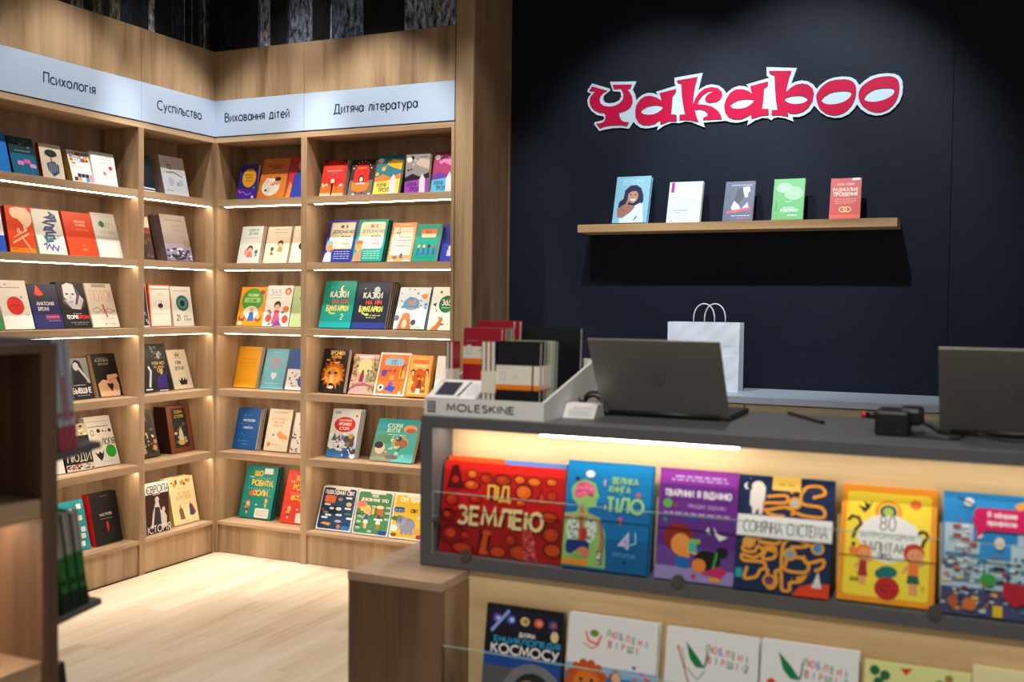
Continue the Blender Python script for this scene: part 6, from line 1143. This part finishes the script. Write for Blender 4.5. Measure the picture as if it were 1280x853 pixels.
# small white box with cable
wx = empty('label_box', 'small white wedge box with printed label beside the notebook display', 'box')
MB().poly([(3.066, -2.250, CT), (3.070, -2.232, CT+.036), (3.070, -2.190, CT+.036), (3.066, -2.170, CT)], (.088, 0, 0)).done('body', 'white_card', wx)
q = Art(.084, .036, .0001); q.L(.3, .9, .8, '#c87a7a', .06)
for j in range(4): q.L(.15, .85, .6-.13*j, '#a8aaae', .05)
o = q.build('printed_label', wx); o.location = (3.068, -2.2504, CT+.0005); o.rotation_euler = (-math.atan2(.018, .036), 0, 0)
cbl = empty('power_cable', 'black coiled power cable behind the small white box', 'cable')
MB().tube(smooth_path([(3.080, -2.14, CT+.006), (3.085, -2.15, CT+.035), (3.105, -2.15, CT+.060), (3.135, -2.15, CT+.058), (3.150, -2.15, CT+.03), (3.160, -2.16, CT+.006)]), .004).done('cable', 'black_plastic', cbl, True)
MB().tube(smooth_path([(3.07, -2.13, CT+.006), (3.095, -2.135, CT+.045), (3.12, -2.135, CT+.048), (3.142, -2.13, CT+.02), (3.11, -2.12, CT+.006)]), .004).done('cable', 'black_plastic', cbl, True)
MB().cyl((3.083, -2.152, CT+.04), .0065, .016, 'X', 12).done('plug_tip', 'steel', cbl, True)

# pen
d = Vector((3.741-3.582, -2.115+1.846, 0)); L_ = d.length
pn = empty('stylus_pen', 'black flat pen lying on the counter behind the laptop', 'pen', (3.588, -1.860, CT), math.atan2(d.y, d.x))
MB().box(0, .24, -.006, .006, 0, .008, bev=.002).done('barrel', 'black_plastic', pn)
MB().box(.02, .07, -.0065, -.0045, .008, .0092).done('clip', 'laptop_dark', pn)

# charger block
ch = empty('charger_block', 'black charger block with red tipped plug on the counter', 'charger')
MB().box(3.852, 3.928, -2.245, -2.120, CT, CT+.058, bev=.006).done('body', 'black_plastic', ch)
MB().box(3.900, 3.955, -2.205, -2.120, CT+.022, CT+.064, bev=.010).done('rounded_cap', 'black_plastic', ch)
MB().cyl((3.838, -2.155, CT+.038), .008, .03, 'X', 12).done('plug', 'black_plastic', ch, True)
MB().cyl((3.820, -2.155, CT+.038), .0075, .014, 'X', 12).done('red_tip', 'red_plastic', ch, True)
MB().tube(smooth_path([(3.950, -2.16, CT+.03), (3.970, -2.165, CT+.022), (3.99, -2.18, CT+.010)]), .006).done('cable', 'black_plastic', ch, True)
cc = empty('laptop_cable', 'black cable trailing along the counter in front of the right laptop', 'cable')
MB().tube(smooth_path([(3.925, -2.235, CT+.004), (3.97, -2.25, CT+.004), (4.015, -2.262, CT+.004), (4.035, -2.24, CT+.004), (4.07, -2.20, CT+.012), (4.12, -2.215, CT+.004), (4.20, -2.225, CT+.004), (4.30, -2.20, CT+.004)]), .003).done('cord', 'black_plastic', cc, True)

# paper bag on the back counter
bg_ = empty('paper_bag', 'white paper carrier bag with twisted handles on the back counter', 'bag')
zb, zt = 1.0577, 1.389
b = bmesh.new()
NX, NZ = 22, 22
rr = random.Random(3)
def grid(fn, nx, nz):
    g = [[b.verts.new(fn(i/nx, j/nz)) for j in range(nz+1)] for i in range(nx+1)]
    for i in range(nx):
        for j in range(nz): b.faces.new((g[i][j], g[i+1][j], g[i+1][j+1], g[i][j+1]))
cr = lambda u, v: .0022*sin(9*u+5*v)*sin(7*v+1)+.0016*sin(23*u-11*v+2)*sin(13*v)+(.0012 if abs(v-.6) < .06 else 0)
grid(lambda u, v: (2.650+.352*u+.0, .166+.012*v+cr(u, v), zb+(zt-zb)*v), NX, NZ)
grid(lambda u, v: (3.002+.002*v-.018*(1-abs(2*u-1))*(.3+.7*v), .166+.012*v+(.108-.02*v)*u+.0+cr(1, v)*(1-u), zb+(zt-zb)*v), 4, NZ)
grid(lambda u, v: (2.650+.352*u, .274-.008*v, zb+(zt-zb)*v), NX, NZ)
grid(lambda u, v: (2.650+.018*(1-abs(2*u-1))*(.3+.7*v), .166+.012*v+(.108-.02*v)*u+cr(0, v)*(1-u), zb+(zt-zb)*v), 4, NZ)
grid(lambda u, v: (2.650+.352*u, .166+.108*v, zb+.0005), 2, 2)
bmesh.ops.remove_doubles(b, verts=b.verts, dist=.0008)
me = bpy.data.meshes.new('bag_body'); b.to_mesh(me); b.free()
bb = link('bag_body', me, 'white_paper', bg_)
sol = bb.modifiers.new('thick', 'SOLIDIFY'); sol.thickness = .0008
MB().box(2.72, 2.95, .1815, .1830, 1.345, 1.386).done('handle_patch', 'white_paper', bg_)
for y, x0 in ((.186, 2.775), (.262, 2.810)):
    MB().tube([(x0+.052-.052*cos(t*pi/16), y, 1.378+.012+.088*sin(t*pi/16)**.75) if 0 < t < 16 else (x0+.052-.052*cos(t*pi/16), y, 1.37) for t in range(17)], .0032).done('handle', 'white_paper', bg_, True)

# ================================================================== NEAR DISPLAY GONDOLA AT THE LEFT
gd = empty('display_gondola', 'low brown oak display unit in the near left foreground', 'bookcase')
MB().box(1.96, 2.400, -3.348, -3.309, 0, 1.384, bev=.001).done('end_panel', 'oak_cab', gd)  # unlit end of the unit, its shade carried by the darker wood colour
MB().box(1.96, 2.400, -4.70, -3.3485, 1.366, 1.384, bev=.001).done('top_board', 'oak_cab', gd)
MB().box(2.04, 2.055, -4.70, -3.3485, 0, 1.366).done('back_panel', 'oak_v', gd)
for z in (1.077, .752, .41, .09):
    s = MB().box(2.055, 2.398, -4.70, -3.3485, z-.04, z, bev=.001).done('shelf', 'oak_y', gd)
    if z in (1.077,): MB().box(2.31, 2.335, -4.65, -3.365, z-.044, z-.0395).done('light_strip', 'led', s)
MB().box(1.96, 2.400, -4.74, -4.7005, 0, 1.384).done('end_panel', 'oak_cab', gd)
for z in (1.158, .824, .49):
    tr = MB().box(1.985, 2.392, 0, .122, -.014, 0, bev=.002).done('display_tray', 'concrete', gd)
    tr.location = (0, -3.3085, z); tr.rotation_euler = (radians(7), 0, 0)
FT = (0, -3.3088, pi)
def mg(x, w_, h, y, z, t, base, spine, label, group, th=9, low=None):
    r = book(FT, x, w_, h, th, 0, z, t, base, None, label, group, spine=spine, kind='hard', rise=False)
    r.location.y = -3.3088+y; r.location.z = z
    q = Art(t, h, .0002)
    if low: q.R(0, 0, 1, low[0], low[1]); q.L(.1, .8, low[0]+.1, low[1], .05)
    if low and len(low) > 2: q.R(.25, low[0]+.05, .75, low[0]+.45, low[2])
    if q.f:
        o = q.build('spine_print', r); o.rotation_euler = (0, 0, -pi/2); o.location = (-.0003, t, 0)
    return r
GT = 'thin books on the upper tray of the near display unit'
for i in range(3):
    mg(-2.386, .16, .232-.004*i, .018+.0155*(i+1), 1.1625+.002*i, .013, '#a9b2c4', '#b4bdd0', ['grey blue thin book with red foot, nearest the end panel', 'grey blue thin book with red foot, middle of the tray', 'grey blue thin book with red foot, outermost on the tray'][i], GT, 6, (.22, '#b03c50') if i != 1 else (.22, '#b03c50', '#c0566a'))
GT2 = 'green books on the middle tray of the near display unit'
for i in range(3):
    r = mg(-2.386, .17, .215-.006*i, .022+.024*(i+1), .8285+.003*i, .018, '#1d7a34', '#1c7030', ['green book with grey top, nearest the end panel', 'green book with grey top, middle of the tray', 'green book with grey top, outermost on the tray'][i], GT2, 9, (.2, '#0c1c14'))
    q = Art(.018, .2, .0002); q.R(0, .6, 1, 1.05, '#8f8d8b'); q.R(.2, .6, .4, 1.05, '#b8b6b4')
    o = q.build('spine_print', r); o.rotation_euler = (0, 0, -pi/2); o.location = (-.0006, .018, 0)
mg(-2.386, .17, .235, .06, .497, .03, '#15171c', '#15171c', 'black book on the lowest tray of the near display unit', 'books on the lowest tray of the near display unit', 8)
book((2.4, 0, pi/2), -3.62, .19, .26, 12, .06, 1.077, .03, '#0d0d0f', lambda A: (A.R(0, 0, 1, 1, '#0d0d0f'), A.E(.78, .4, .12, .06, '#a01a1c'), A.L(.5, .9, .7, '#8a8a8a')), 'black book with a red spot inside the near display unit', 'books inside the near display unit', kind='hard')
